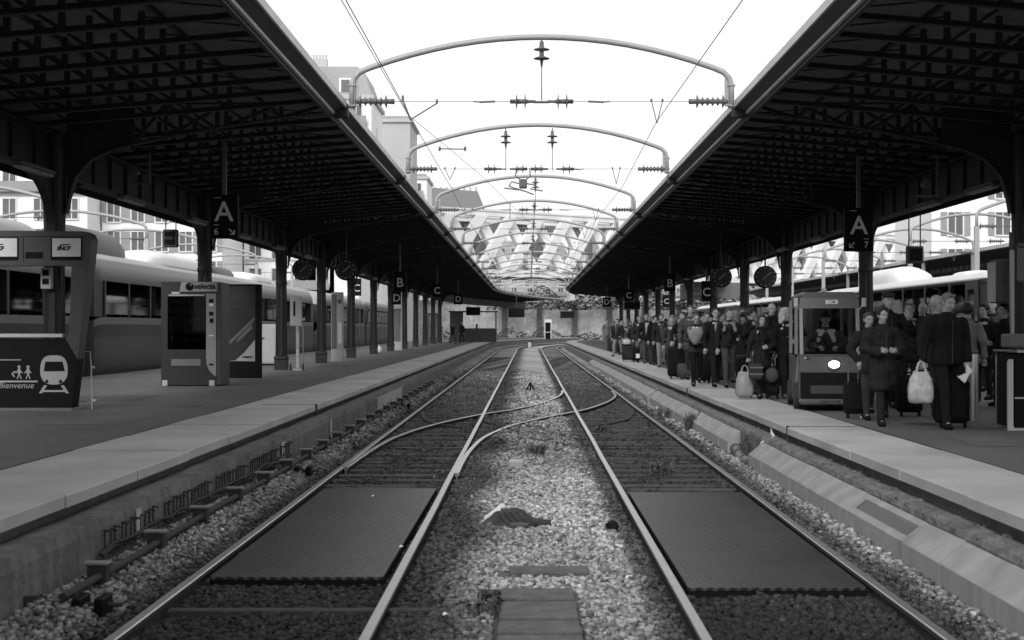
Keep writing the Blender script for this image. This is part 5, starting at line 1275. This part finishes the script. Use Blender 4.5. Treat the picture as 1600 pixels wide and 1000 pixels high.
    if shirt is not None:
        s = MB(); rows = []
        for z, hw_, yy in ((1.44, .045, -.085), (1.36, .06, -.142-pf*.6), (1.25, .05, -.150-pf*.6), (1.12, .04, -.150-pf*.6), (1.0, .03, -.146-pf*.6)): rows.append([(x, yy-(.012 if x == 0 else 0), z) for x in (-hw_, 0, hw_)]+[(x, yy+.02, z) for x in (hw_, 0, -hw_)])
        s.loft(rows); obj('shirt', done(s), cloth(shirt), t, smooth=True)
    if collar is not None:
        s = MB(); rings = 14
        for k in range(rings):
            a = R(-160+k*320/rings)+R(90)*0; a2 = R(-160+(k+1)*320/rings)
            r0, r1 = (.115, .105); f = lambda a_, r_, z_: (math.sin(a_)*r_*1.05, math.cos(a_)*r_*.9+.0, z_)
            s.cap(f(a, .10*Bw, 1.43), .042, f(a2, .10*Bw, 1.43), .042, 8)
        for q in (-1, 1): s.cap((q*.08, -.10, 1.41), .05, (q*.13, -.13, 1.27), .04, 8)
        job('collar', done(s), .012*K, [cloth(collar)], t, folds=.006, seed=seed+5)
    if scarf is not None:
        s = MB()
        for k in range(12):
            a, a2 = R(k*30), R(k*30+30); s.cap((math.sin(a)*.085, math.cos(a)*.08, 1.47), .032, (math.sin(a2)*.085, math.cos(a2)*.08, 1.47), .032, 8)
        s.cap((.02, -.09, 1.46), .03, (.03, -.17-pf, 1.25), .035, 8, flat=.6); job('scarf', done(s), .012*K, [cloth(scarf)], t, folds=.006, seed=seed+6)
    return t
def hand(t, side, arm, h=1.75, build=1):
    """world point of a fist"""
    e, w_, fd = ARMS[arm]; K = h/1.75; p = Vector((side*w_[0], w_[1], w_[2]))+Vector((side*fd[0], fd[1], fd[2])).normalized()*.08; p *= K
    return Matrix.Translation(t.location) @ Matrix.Rotation(t.rotation_euler.z, 4, 'Z') @ p

def suitcase(loc, w_, d_, h_, v, label, rz=0, hz=0.0, tilt=0.0, tagged=False, stripes=False):
    t = thing('suitcase', label, 'suitcase', loc, rz, group='suitcases and bags on the right platform'); t.rotation_euler = (tilt, 0, rz)
    M_ = cloth(v, f'luggage_{int(v*1000)}')
    obj('shell', MB().bevbox(-w_/2, w_/2, -d_/2, d_/2, .06, h_, .045), M_, t, angle=50)
    obj('pocket', MB().bevbox(-w_*.38, w_*.38, -d_/2-.03, -d_/2+.005, .12, h_*.62, .02), M_, t)
    obj('zip', MB().box(-w_/2-.003, w_/2+.003, -d_/2+.05, -d_/2+.06, .09, h_-.03), M_black, t)
    for q in (-1, 1): obj('wheel', MB().lathe([(.02, -.02), (.035, -.015), (.035, .015), (.02, .02)], (q*w_*.36, -d_*.3, .035), 'x', 12), M_black, t)
    obj('grip', MB().tube([(-.08, 0, h_), (-.07, 0, h_+.035), (.07, 0, h_+.035), (.08, 0, h_)], .012, 6), M_black, t)
    if hz: obj('telescopic_handle', MB().tube([(-.07, d_*.35, h_), (-.07, d_*.35, hz), (.07, d_*.35, hz), (.07, d_*.35, h_)], .011, 6), M_chrome, t)
    if tagged: obj('luggage_label', MB().box(-.02, .12, -d_/2-.05, -d_/2-.04, h_*.3, h_*.3+.16), M_white, t)
    if stripes: obj('stripe', MB().box(-w_/2-.004, w_/2+.004, -d_/2-.036, d_/2+.004, h_*.68, h_*.74).box(-w_/2-.004, w_/2+.004, -d_/2-.036, d_/2+.004, h_*.25, h_*.3), M_lgrey, t)
    return t
def sack(loc, w_, h_, v, label, rz=0, printed=False, cat='carrier bag', seed=0, dk=.6, handle=.16):
    t = thing('carrier_bag', label, cat, loc, rz, group='carrier bags held by passengers'); r_ = random.Random(seed)
    rings = []; n = 16
    for z, k in ((0, .55), (.04, .88), (.2, 1), (.5, .98), (.8, .82), (.95, .68), (1, .60)):
        rings.append([((math.copysign(abs(math.cos(2*math.pi*j/n))**.7, math.cos(2*math.pi*j/n))*w_/2*k+r_.uniform(-.012, .012)), (math.sin(2*math.pi*j/n)*w_/2*dk*k+r_.uniform(-.016, .016)), z*h_+r_.uniform(-.012, .012)) for j in range(n)])
    m_ = mat(f'bag_{label[:6]}_{int(v*100)}', v, .35, .12 if not printed else .35, 3 if not printed else 14, bump=.01, bscale=18)
    obj('bag', MB().loft(rings), m_, t, smooth=True)
    for q in (-1, 1): obj('strap', MB().tube([(-w_*.2, q*.04, h_*.97), (-w_*.1, q*.02, h_+handle*.8), (0, 0, h_+handle), (w_*.1, q*.02, h_+handle*.8), (w_*.2, q*.04, h_*.97)], .010, 5), m_, t)
    return t
G = lambda x, y: (gpt(x, y)[0], gpt(x, y)[1], ZP+.006)
def at(px, Y): return ((px-826)*Y/F, Y, ZP+.006)

p1 = person(at(1379, 18.9), 'short-haired woman in a long padded dark coat walking in front with fists at waist', 1.56, .028, .50, .025, .012, .018, 'full', 'fists', 'fists', .30, 1.0, rz=R(3), turn=.05, nod=.1, puffy=.028, quilt=1, seed=1, vx=.008)
p2 = person(at(1478, 18.4), 'stout grey-haired man in a black jacket carrying a white printed carrier bag', 1.74, .014, .80, .016, .05, .16, 'short', 'carry', 'hang', .38, 1.16, rz=R(6), turn=.25, nod=.28, puffy=.016, seed=2, vx=.008, lean=.06)
p3 = person(at(1388, 20.9), 'tall man in a flat cap with one hand raised, behind the padded-coat woman', 1.80, .018, .80, .03, .015, .05, 'short', 'hang', 'raise', .22, 1.15, seed=3, hat='flat', vx=.009)
p4 = person(at(1357, 20.1), 'boy in a dark jacket between the cart and the padded-coat woman', 1.50, .025, .72, .05, .02, .06, 'short', 'pocket', 'hang', .2, .9, seed=4, vx=.009, rz=R(4), nod=.1)
p5 = person(at(1466, 20.6), 'white-haired person half hidden directly behind the stout man with the printed bag', 1.74, .03, .75, .03, .015, .40, 'full', 'hang', 'hang', .2, 1.0, seed=5, vx=.012, turn=.5)
p6 = person(at(1441, 24.2), 'bald man whose head shows between the flat-cap man and the stout man', 1.72, .03, .75, .03, .015, .1, 'bald', 'hang', 'hang', .2, 1.0, seed=6, vx=.012, turn=-.6)
p7 = person(at(1512, 22.4), 'dark-haired person in a pale grey jacket seen from behind beside the first bollard', 1.66, .22, .74, .03, .015, .02, 'full', 'hang', 'hang', .15, 1.0, seed=7, vx=.012, rz=R(160))
p8 = person(at(1537, 24.8), 'dark-haired woman in a black coat standing between the bollards', 1.70, .018, .62, .02, .012, .02, 'full', 'raise', 'hang', .08, 1.0, seed=8, vx=.012, rz=R(-50))
p9 = person(at(1568, 23.4), 'person in black standing in profile beside the barrier kiosk', 1.68, .014, .60, .015, .012, .02, 'short', 'front', 'hang', .1, 1.05, seed=9, vx=.012, rz=R(-75))
p10 = person(at(1421, 23.6), 'person with pale scarf just right of the flat-cap man', 1.70, .03, .75, .03, .015, .12, 'short', 'hang', 'hang', .15, .95, seed=10, vx=.012, scarf=.3, rz=R(-30))
# left of the cart
p11 = person(at(1228, 26.2), 'blonde woman in a black coat looking aside next to the cart', 1.66, .016, .74, .02, .12, .42, 'long', 'hang', 'front', .2, 1.0, seed=11, vx=.009, turn=.75, rz=R(10))
p12 = person(at(1206, 27.0), 'bald man in black behind the woman with the plastic bag', 1.76, .014, .74, .018, .015, .08, 'bald', 'hang', 'hang', .2, 1.12, seed=12, vx=.009, nod=.12, scarf=.012)
p13 = person(at(1190, 26.0), 'woman with long dark hair and shoulder strap carrying a pale plastic bag', 1.52, .022, .62, .03, .02, .04, 'long', 'carry', 'front', .28, .98, seed=13, vx=.009, turn=.12, scarf=.014)
p14 = person(at(1139, 30.9), 'man with pale fur collar, open jacket and grey jeans, bag strap across his chest', 1.70, .022, .88, .07, .03, .05, 'short', 'hang', 'pocket', .30, 1.1, seed=14, vx=.009, turn=.45, collar=.26, shirt=.03)
p15 = person(at(1118, 31.2), 'young man with black hair, dark coat and small white shirt collar', 1.72, .016, .70, .018, .012, .015, 'short', 'hang', 'hang', .28, 1.0, seed=15, vx=.009, turn=-.2, shirt=.3, rz=R(8))
p16 = person(at(1088, 31.5), 'man in glasses and a dark grey coat holding a wrapped flower bouquet', 1.60, .04, .80, .012, .012, .08, 'short', 'front', 'front', .26, 1.08, seed=16, vx=.009, nod=.12)
p17 = person(at(1104, 34.0), 'man looking down behind the bouquet holder', 1.66, .03, .75, .03, .02, .07, 'short', 'hang', 'front', .25, 1.0, seed=17, vx=.012, nod=.2)
p18 = person(at(1079, 35.6), 'tall man in a grey coat rising behind the bouquet holder', 1.84, .08, .70, .03, .02, .09, 'short', 'hang', 'hang', .2, 1.05, seed=18, vx=.012, turn=-.3)
p19 = person(at(1067, 37.3), 'person in a black jacket with a hand on the large suitcase handle', 1.70, .014, .78, .02, .015, .03, 'short', 'fwd', 'hang', .2, 1.1, seed=19, vx=.012, turn=-.8, rz=R(-20))
p20 = person(at(1049, 39.0), 'fair-haired woman in a brown-grey coat left of the large suitcase', 1.60, .06, .66, .04, .02, .22, 'long', 'hang', 'front', .2, .95, seed=20, vx=.012)
p21 = person(at(1033, 46.6), 'man in a dark jacket and one pale trouser leg left of the large suitcase', 1.74, .03, .80, .26, .02, .04, 'short', 'hang', 'hang', .3, 1.05, seed=21, vx=.013, shirt=.10)
p22 = person(at(1010, 51.6), 'man in an open dark coat over a long white shirt', 1.80, .018, .78, .08, .02, .07, 'short', 'hang', 'hang', .32, 1.05, seed=22, vx=.013, shirt=.45)
p23 = person(at(999, 53.5), 'fair-haired person in a dark jacket beside the man in the white shirt', 1.72, .04, .76, .16, .02, .20, 'short', 'hang', 'front', .25, 1.0, seed=23, vx=.013)
p24 = person(at(1024, 49.5), 'person with bushy dark hair behind the open-coated man', 1.70, .015, .70, .03, .02, .012, 'full', 'hang', 'hang', .2, 1.1, seed=24, vx=.013)
p25 = person(at(948, 82.5), 'person in a pale jacket at the far left end of the queue', 1.80, .24, .78, .16, .03, .05, 'short', 'hang', 'hang', .2, 1.0, seed=25, vx=.015, rz=R(30))
# small props held or standing by people
def strap_bag(t, K, v=.02):
    return None
b = thing('shoulder_bag_strap', 'dark bag strap crossing the fur-collared man chest', 'bag strap', p14.location); b.location = p14.location
obj('strap', MB().tube([(-.10, -.13, 1.36), (-.02, -.185, 1.25), (.08, -.19, 1.08), (.14, -.16, .95)], .016, 6), M_black, b); obj('bag', MB().bevbox(.12, .34, -.16, .02, .72, .98, .03), cloth(.02), b)
b = thing('flower_bouquet', 'large flower bouquet in pale paper held in front of the man in glasses', 'bouquet', p16.location)
pp_ = []; r_ = random.Random(3)
for z, k in ((.93, .05), (1.0, .09), (1.08, .14), (1.16, .175), (1.24, .18), (1.30, .15)): pp_.append([(-.06+math.cos(R(a))*k*(1+r_.uniform(-.08, .08)), -.33+math.sin(R(a))*k*.6, z+.01*math.sin(R(a*5))) for a in range(0, 360, 18)])
obj('wrapping_paper', MB().loft(pp_), cloth(.30, 'wrapping'), b, smooth=True)
for k in range(9):
    fx, fy, fz = -.06+r_.uniform(-.13, .13), -.33+r_.uniform(-.08, .06), 1.25+r_.uniform(0, .05); fl = MB().ell((fx, fy, fz), (.04, .04, .03), 8); obj('flower', fl, M_white if k % 4 == 0 else cloth(.2, 'petals'), b, smooth=True)
# glasses
b = thing('spectacles', 'thin dark spectacles worn by the bouquet holder', 'glasses', p16.location); K = 1.60/1.75
q = MB()
for s in (-1, 1): q.tube([(s*.03*K+.017*math.cos(R(a)), -.118*K, 1.625*K+.012*math.sin(R(a))) for a in range(0, 361, 40)], .003, 4)
obj('frame', q, M_black, b)
sack(tuple(Vector((hand(p2, -1, 'carry', 1.74).x, hand(p2, -1, 'carry', 1.74).y-.04, 0))+Vector((-.06, 0, 1.46-.05-.50))), .33, .40, .50, 'white printed carrier bag hanging from the stout man hand', printed=True, seed=4, handle=.14)
sack((at(1163, 25.9)[0], 25.85, ZP+.04), .34, .46, .26, 'pale translucent plastic bag carried low by the long-haired woman', seed=5, handle=.12)
b = thing('handbag', 'round grey handbag held by the black-coated woman beside the cart', 'handbag', (at(1206, 25.7)[0], 25.7, 1.02)); obj('bag', MB().ell((0, 0, 0), (.12, .09, .14), 14), cloth(.09), b, smooth=True); obj('strap', MB().tube([(-.05, 0, .12), (.02, 0, .3), (.08, 0, .42)], .012, 5), M_black, b)
b = thing('striped_bag', 'small striped bag hanging above the grey suitcase', 'bag', (at(1181, 25.6)[0], 25.6, .95)); obj('bag', MB().bevbox(-.12, .12, -.08, .08, 0, .28, .03), cloth(.05), b); obj('stripe', MB().box(-.121, .121, -.086, -.08, .08, .11).box(-.121, .121, -.086, -.08, .2, .23), M_grey, b)
b = thing('folded_paper', 'white folded newspaper held low beside the black suitcase', 'newspaper', (at(1507, 18.2)[0], 18.2, 1.27)); obj('sheet', MB().prism([(-.09, -.02), (.0, -.10), (.05, -.0), (.10, .06), (.02, .15), (.02, .03)], -.02, .02), M_white, b)
suitcase((at(1490, 18.35)[0], 18.15+.3, ZP+.006), .42, .26, .62, .010, 'large black suitcase behind the stout man legs on the right', hz=.95)
suitcase((at(1330, 20.6)[0], 20.4, ZP+.006), .30, .22, .50, .012, 'small black suitcase standing by the cart front wheel', hz=.80)
suitcase((at(1420, 20.8)[0], 20.8, ZP+.006), .36, .24, .60, .008, 'black suitcase between the padded-coat woman and the stout man')
suitcase((at(1181, 26.3)[0], 26.3, ZP+.006), .26, .2, .50, .10, 'upright grey suitcase beside the plastic bag', stripes=True)
suitcase((at(1206, 25.9)[0], 25.9, ZP+.006), .26, .2, .55, .015, 'dark wheeled case between the women left of the cart', hz=.85)
suitcase((at(1058, 36.0)[0], 36.0, ZP+.006), .46, .30, .80, .012, 'very large black soft suitcase standing at the edge of the queue', hz=1.12)
suitcase((at(981, 54.5)[0], 54.5, ZP+.006), .44, .28, .60, .035, 'dark grey suitcase with a pale bag on top, farther back')
sack((at(979, 54.5)[0], 54.45, ZP+.66), .34, .2, .45, 'small pale bag lying on the dark grey suitcase', seed=8, handle=.05)
suitcase((at(994, 53.0)[0], 53.0, ZP+.006), .26, .22, .55, .012, 'small black case with a white label', tagged=True)
suitcase((at(962, 76)[0], 76, ZP+.006), .8, .4, .75, .04, 'wide dark trunk beside the person in the pale jacket')
suitcase((at(1147, 31.8)[0]+.3, 31.8, ZP+.006), .3, .22, .5, .015, 'dark case pulled behind the fur-collared man')

# ------------------------------------------------------------------ luggage cart with driver
cartloc = (at(1297, 22.1)[0], 22.1, ZP+.004); crz = R(-6.5)
t = thing('electric_cart', 'narrow grey electric passenger cart with one lit headlight driving along the platform', 'electric cart', cartloc, crz)
M_cart = mat('cart_paint', .11, .3, .06, 2); M_cartl = mat('cart_trim', .22, .3, .05, 2); hw2 = .46; LEN = 2.5
obj('lower_front', MB().loft([[(-hw2, 0, .60), (hw2, 0, .60), (hw2, .12, .60), (-hw2, .12, .60)], [(-hw2, -.0, .88), (hw2, 0, .88), (hw2, .12, .88), (-hw2, .12, .88)]]), M_cart, t)
obj('black_panel', MB().loft([[(-hw2+.01, -.02, .19), (hw2-.01, -.02, .19), (hw2-.01, .1, .19), (-hw2+.01, .1, .19)], [(-hw2+.01, -.005, .598), (hw2-.01, -.005, .598), (hw2-.01, .1, .598), (-hw2+.01, .1, .598)]]), M_black, t)
obj('grille', MB().box(-.30, .30, -.035, -.021, .27, .40), M_dgrey, t)
obj('bumper', MB().bevbox(-hw2-.01, hw2+.01, -.05, .12, .10, .188, .03), M_cart, t)
obj('header', MB().loft([[(-hw2, .14, 1.60), (hw2, .14, 1.60), (hw2, .30, 1.60), (-hw2, .30, 1.60)], [(-hw2+.02, .18, 1.76), (hw2-.02, .18, 1.76), (hw2-.02, .30, 1.76), (-hw2+.02, .30, 1.76)], [(-hw2+.08, .24, 1.82), (hw2-.08, .24, 1.82), (hw2-.08, .30, 1.82), (-hw2+.08, .30, 1.82)]]), M_cart, t)
obj('lettering', MB().merge(text_mb('BSCB', .085, bold=.004), Matrix.Translation((.04, .148, 1.67))), M_white, t)
obj('roof', MB().bevbox(-hw2+.04, hw2-.04, .31, LEN, 1.76, 1.86, .04), M_cart, t)
for q in (-1, 1):
    obj('pillar', MB().loft([[(q*hw2-q*.0, .0, .881), (q*(hw2-.05), .0, .881), (q*(hw2-.05), .10, .881), (q*hw2, .10, .881)][::q], [(q*hw2, .14, 1.60), (q*(hw2-.05), .14, 1.60), (q*(hw2-.05), .24, 1.60), (q*hw2, .24, 1.60)][::q]]), M_cartl, t)
    obj('side_panel', MB().prismx([(.121, .12), (.121, .90), (1.0, .80), (LEN, .85), (LEN, .2), (2.1, .12)], min(q*(hw2-.03), q*hw2), max(q*(hw2-.03), q*hw2)), M_cart, t)
    obj('side_stripe', MB().prismx([(.25, 1.2-.35), (.35, .85), (.9, .45), (.85, .40)], min(q*(hw2+.001), q*(hw2+.006)), max(q*(hw2+.001), q*(hw2+.006))).prismx([(.25, .70), (.30, .72), (.75, .30), (.7, .28)], min(q*(hw2+.001), q*(hw2+.006)), max(q*(hw2+.001), q*(hw2+.006))), M_lgrey, t)
    obj('rear_post', MB().box(min(q*(hw2-.05), q*hw2), max(q*(hw2-.05), q*hw2), LEN-.1, LEN-.02, .86, 1.76).box(min(q*(hw2-.05), q*hw2), max(q*(hw2-.05), q*hw2), 1.15, 1.2, .86, 1.76), M_cartl, t)
    obj('mirror', MB().tube([(q*hw2, .12, 1.58), (q*(hw2+.06), .06, 1.68)], .01, 5).bevbox(q*(hw2+.06)-.035, q*(hw2+.06)+.035, .03, .07, 1.62, 1.76, .01), M_lgrey, t)
obj('windscreen', MB().loft([[(-hw2+.051, .02, .885), (hw2-.051, .02, .885), (hw2-.051, .03, .885), (-hw2+.051, .03, .885)], [(-hw2+.051, .16, 1.598), (hw2-.051, .16, 1.598), (hw2-.051, .17, 1.598), (-hw2+.051, .17, 1.598)]]), glass('cart_glass', .85), t)
obj('dashboard', MB().bevbox(-hw2+.06, hw2-.06, .13, .45, .70, .92, .03), M_black, t)
obj('steering_wheel', MB().tube([(-.14+.15*math.cos(R(a)), .50+.04*math.sin(R(a)), 1.02+.14*math.sin(R(a))) for a in range(0, 361, 30)], .014, 6), M_black, t)
obj('seat', MB().bevbox(-.4, .4, .85, 1.3, .35, .62, .04).bevbox(-.4, .4, 1.3, 1.4, .5, 1.15, .04), M_dgrey, t)
obj('floor', MB().box(-hw2+.04, hw2-.04, .125, LEN-.12, .19, .25), M_black, t)
hl = obj('headlight', MB().ell((.06, -.012, .725), (.085, .028, .055), 16), mat('lamp_on', .9, .3, 0, emit=14.0), t, smooth=True)
obj('headlight_rim', MB().lathe([(.10, -.006), (.115, .0), (.10, .004)], (.06, 0, .725), 'y', 20), M_dgrey, t)
obj('panel_seam', MB().box(-hw2+.02, hw2-.02, -.004, -.001, .855, .860), M_black, t); obj('lock', MB().lathe([(.014, -.006), (.014, -.001)], (.33, 0, .66), 'y', 10), M_chrome, t)
obj('number_plate', MB().box(-.16, .16, -.056, -.051, .11, .17), M_dgrey, t)
obj('badge', MB().merge(text_mb('navi', .05, shear=.2), Matrix.Translation((-.34, -.004, .80))), M_black, t)
obj('wiper', MB().tube([(-.30, .0, .89), (-.18, .09, 1.30)], .008, 5).tube([(-.25, .05, 1.12), (-.05, .10, 1.36)], .006, 5), M_black, t)
obj('beacon', MB().bevbox(-.09, -.01, .45, .53, 1.861, 1.92, .01), M_lgrey, t)
obj('indicator', MB().ell((-.38, -.008, .82), (.02, .012, .02), 8).ell((.36, -.008, .82), (.02, .012, .02), 8), M_lgrey, t)
for x, y, r_w in ((-hw2-.0, .55, .21), (hw2, .55, .21), (-hw2, 2.0, .21), (hw2, 2.0, .21), (.02, .30, .15), (.20, .30, .15)):
    wv = obj('wheel', MB().lathe([(r_w*.62, -.055), (r_w*.95, -.055), (r_w, -.035), (r_w, .035), (r_w*.95, .055), (r_w*.62, .055)], (x, y, r_w), 'x', 24), M_rubber, t, angle=40)
    obj('rim', MB().lathe([(.02, -.05), (r_w*.6, -.04), (r_w*.6, .04), (.02, .05)], (x, y, r_w), 'x', 18), M_cartl, wv)
cm_ = Matrix.Translation(cartloc) @ Matrix.Rotation(crz, 4, 'Z')
dl = cm_ @ Vector((-.0, .75, -.12))
person(tuple(dl), 'driver in a dark cap and pale-shouldered jacket sitting in the cart', 1.66, .04, .95, .02, .015, .03, 'short', 'wheel', 'wheel', 0, 1.25, rz=crz, seed=40, hat='cap', vx=.011, collar=.45, seated=True, group=None, skin=M_skin2)

# ------------------------------------------------------------------ the rest of the crowd: copies of eight farther figures
q1 = person(at(1130, 37.5), 'woman in a knitted hat and pale scarf looking down behind the young man', 1.62, .05, .60, .02, .015, .06, 'long', 'front', 'hang', .25, .95, seed=61, vx=.013, hat='knit', scarf=.2, nod=.25, turn=.3)
q2 = person(at(1160, 34.6), 'man in a pale anorak carrying something on his arm behind the fur collar', 1.78, .13, .78, .03, .02, .10, 'short', 'fists', 'hang', .32, 1.15, seed=62, vx=.013, turn=-.5, lean=.08)
q3 = person(at(1174, 31.0), 'person with bushy hair and backpack straps turned half away', 1.70, .02, .80, .07, .02, .03, 'full', 'strap', 'strap', .3, 1.0, seed=63, vx=.013, turn=.6, rz=R(35))
q4 = person(at(1015, 55), 'bald man in a grey overcoat farther back', 1.80, .07, .45, .03, .015, .10, 'bald', 'hang', 'fwd', .3, 1.1, seed=64, vx=.014, scarf=.03)
q5 = person(at(972, 68), 'woman in a mid-grey coat with fair hair farther back', 1.62, .10, .55, .02, .03, .30, 'long', 'fwd', 'hang', .25, .92, seed=65, vx=.014, rz=R(-20))
PR = [q1, q2, q3, q4, q5, p5, p6, p17, p18, p20, p23, p24, p21]
crowd = [(1162, 33.5), (1176, 32), (1150, 36), (1128, 36.5), (1182, 36), (1196, 30.5), (1215, 32), (1168, 40), (1140, 43), (1110, 41), (1120, 46), (1095, 44), (1078, 43), (1088, 50), (1062, 46), (1070, 54), (1050, 50), (1056, 60),
         (1040, 56), (1030, 62), (1018, 60), (1012, 66), (990, 62), (985, 70), (978, 66), (973, 76), (968, 72), (960, 84), (965, 64), (1003, 72), (956, 93), (1024, 74), (1046, 68), (992, 82), (980, 90),
         (1100, 38.5), (1236, 29.5), (1240, 34), (1500, 27), (1550, 29), (1455, 29), (1480, 31)]
desc = ['in dark clothes', 'in a dark coat', 'in a black jacket', 'in a grey coat', 'wearing dark winter clothes']
finish_jobs()
spots = {}
for k, (px, Y) in enumerate(crowd):
    x = (px-826)*Y/F; src = PR[(k*5+k//13) % 13]
    where = ('far back' if Y > 60 else 'midway back' if Y > 40 else 'left of the cart')
    if px > 1300: where = 'behind the barrier'
    dup(src, (x, Y, ZP+.006), f'background passenger {desc[k % 5]}, {ordn(k)} in the crowd {where}', rz=rnd.uniform(-.7, .7), scale=(rnd.uniform(.92, 1.08), rnd.uniform(.92, 1.05), rnd.uniform(.88, 1.03)))
for k, (px, Y) in enumerate(((707, 112), (722, 120), (745, 133))):
    dup(PR[(k*3+2) % 8], ((px-826)*Y/F, Y, ZP+.006), ['lone figure far down the left platform beside a column', 'second small figure far down the left platform', 'small dark figure at the bend of the left platform'][k], rz=rnd.uniform(-1, 3))['group'] = 'people on the left platform'

for k, (px, Y, w_, h_, v) in enumerate(((1130, 33.5, .3, .5, .03), (1098, 33.2, .34, .6, .02), (1022, 50, .32, .55, .06), (1001, 56, .4, .6, .02), (985, 60, .3, .5, .09), (970, 71, .4, .62, .02), (1068, 35.5, .28, .4, .08), (955, 88, .4, .6, .03))):
    suitcase((at(px, Y)[0], Y, ZP+.006), w_, .24, h_, v, f'wheeled case standing among the crowd, {ordn(k)} of the small ones', rz=rnd.uniform(-.5, .5), hz=h_+.35 if k % 2 else 0)
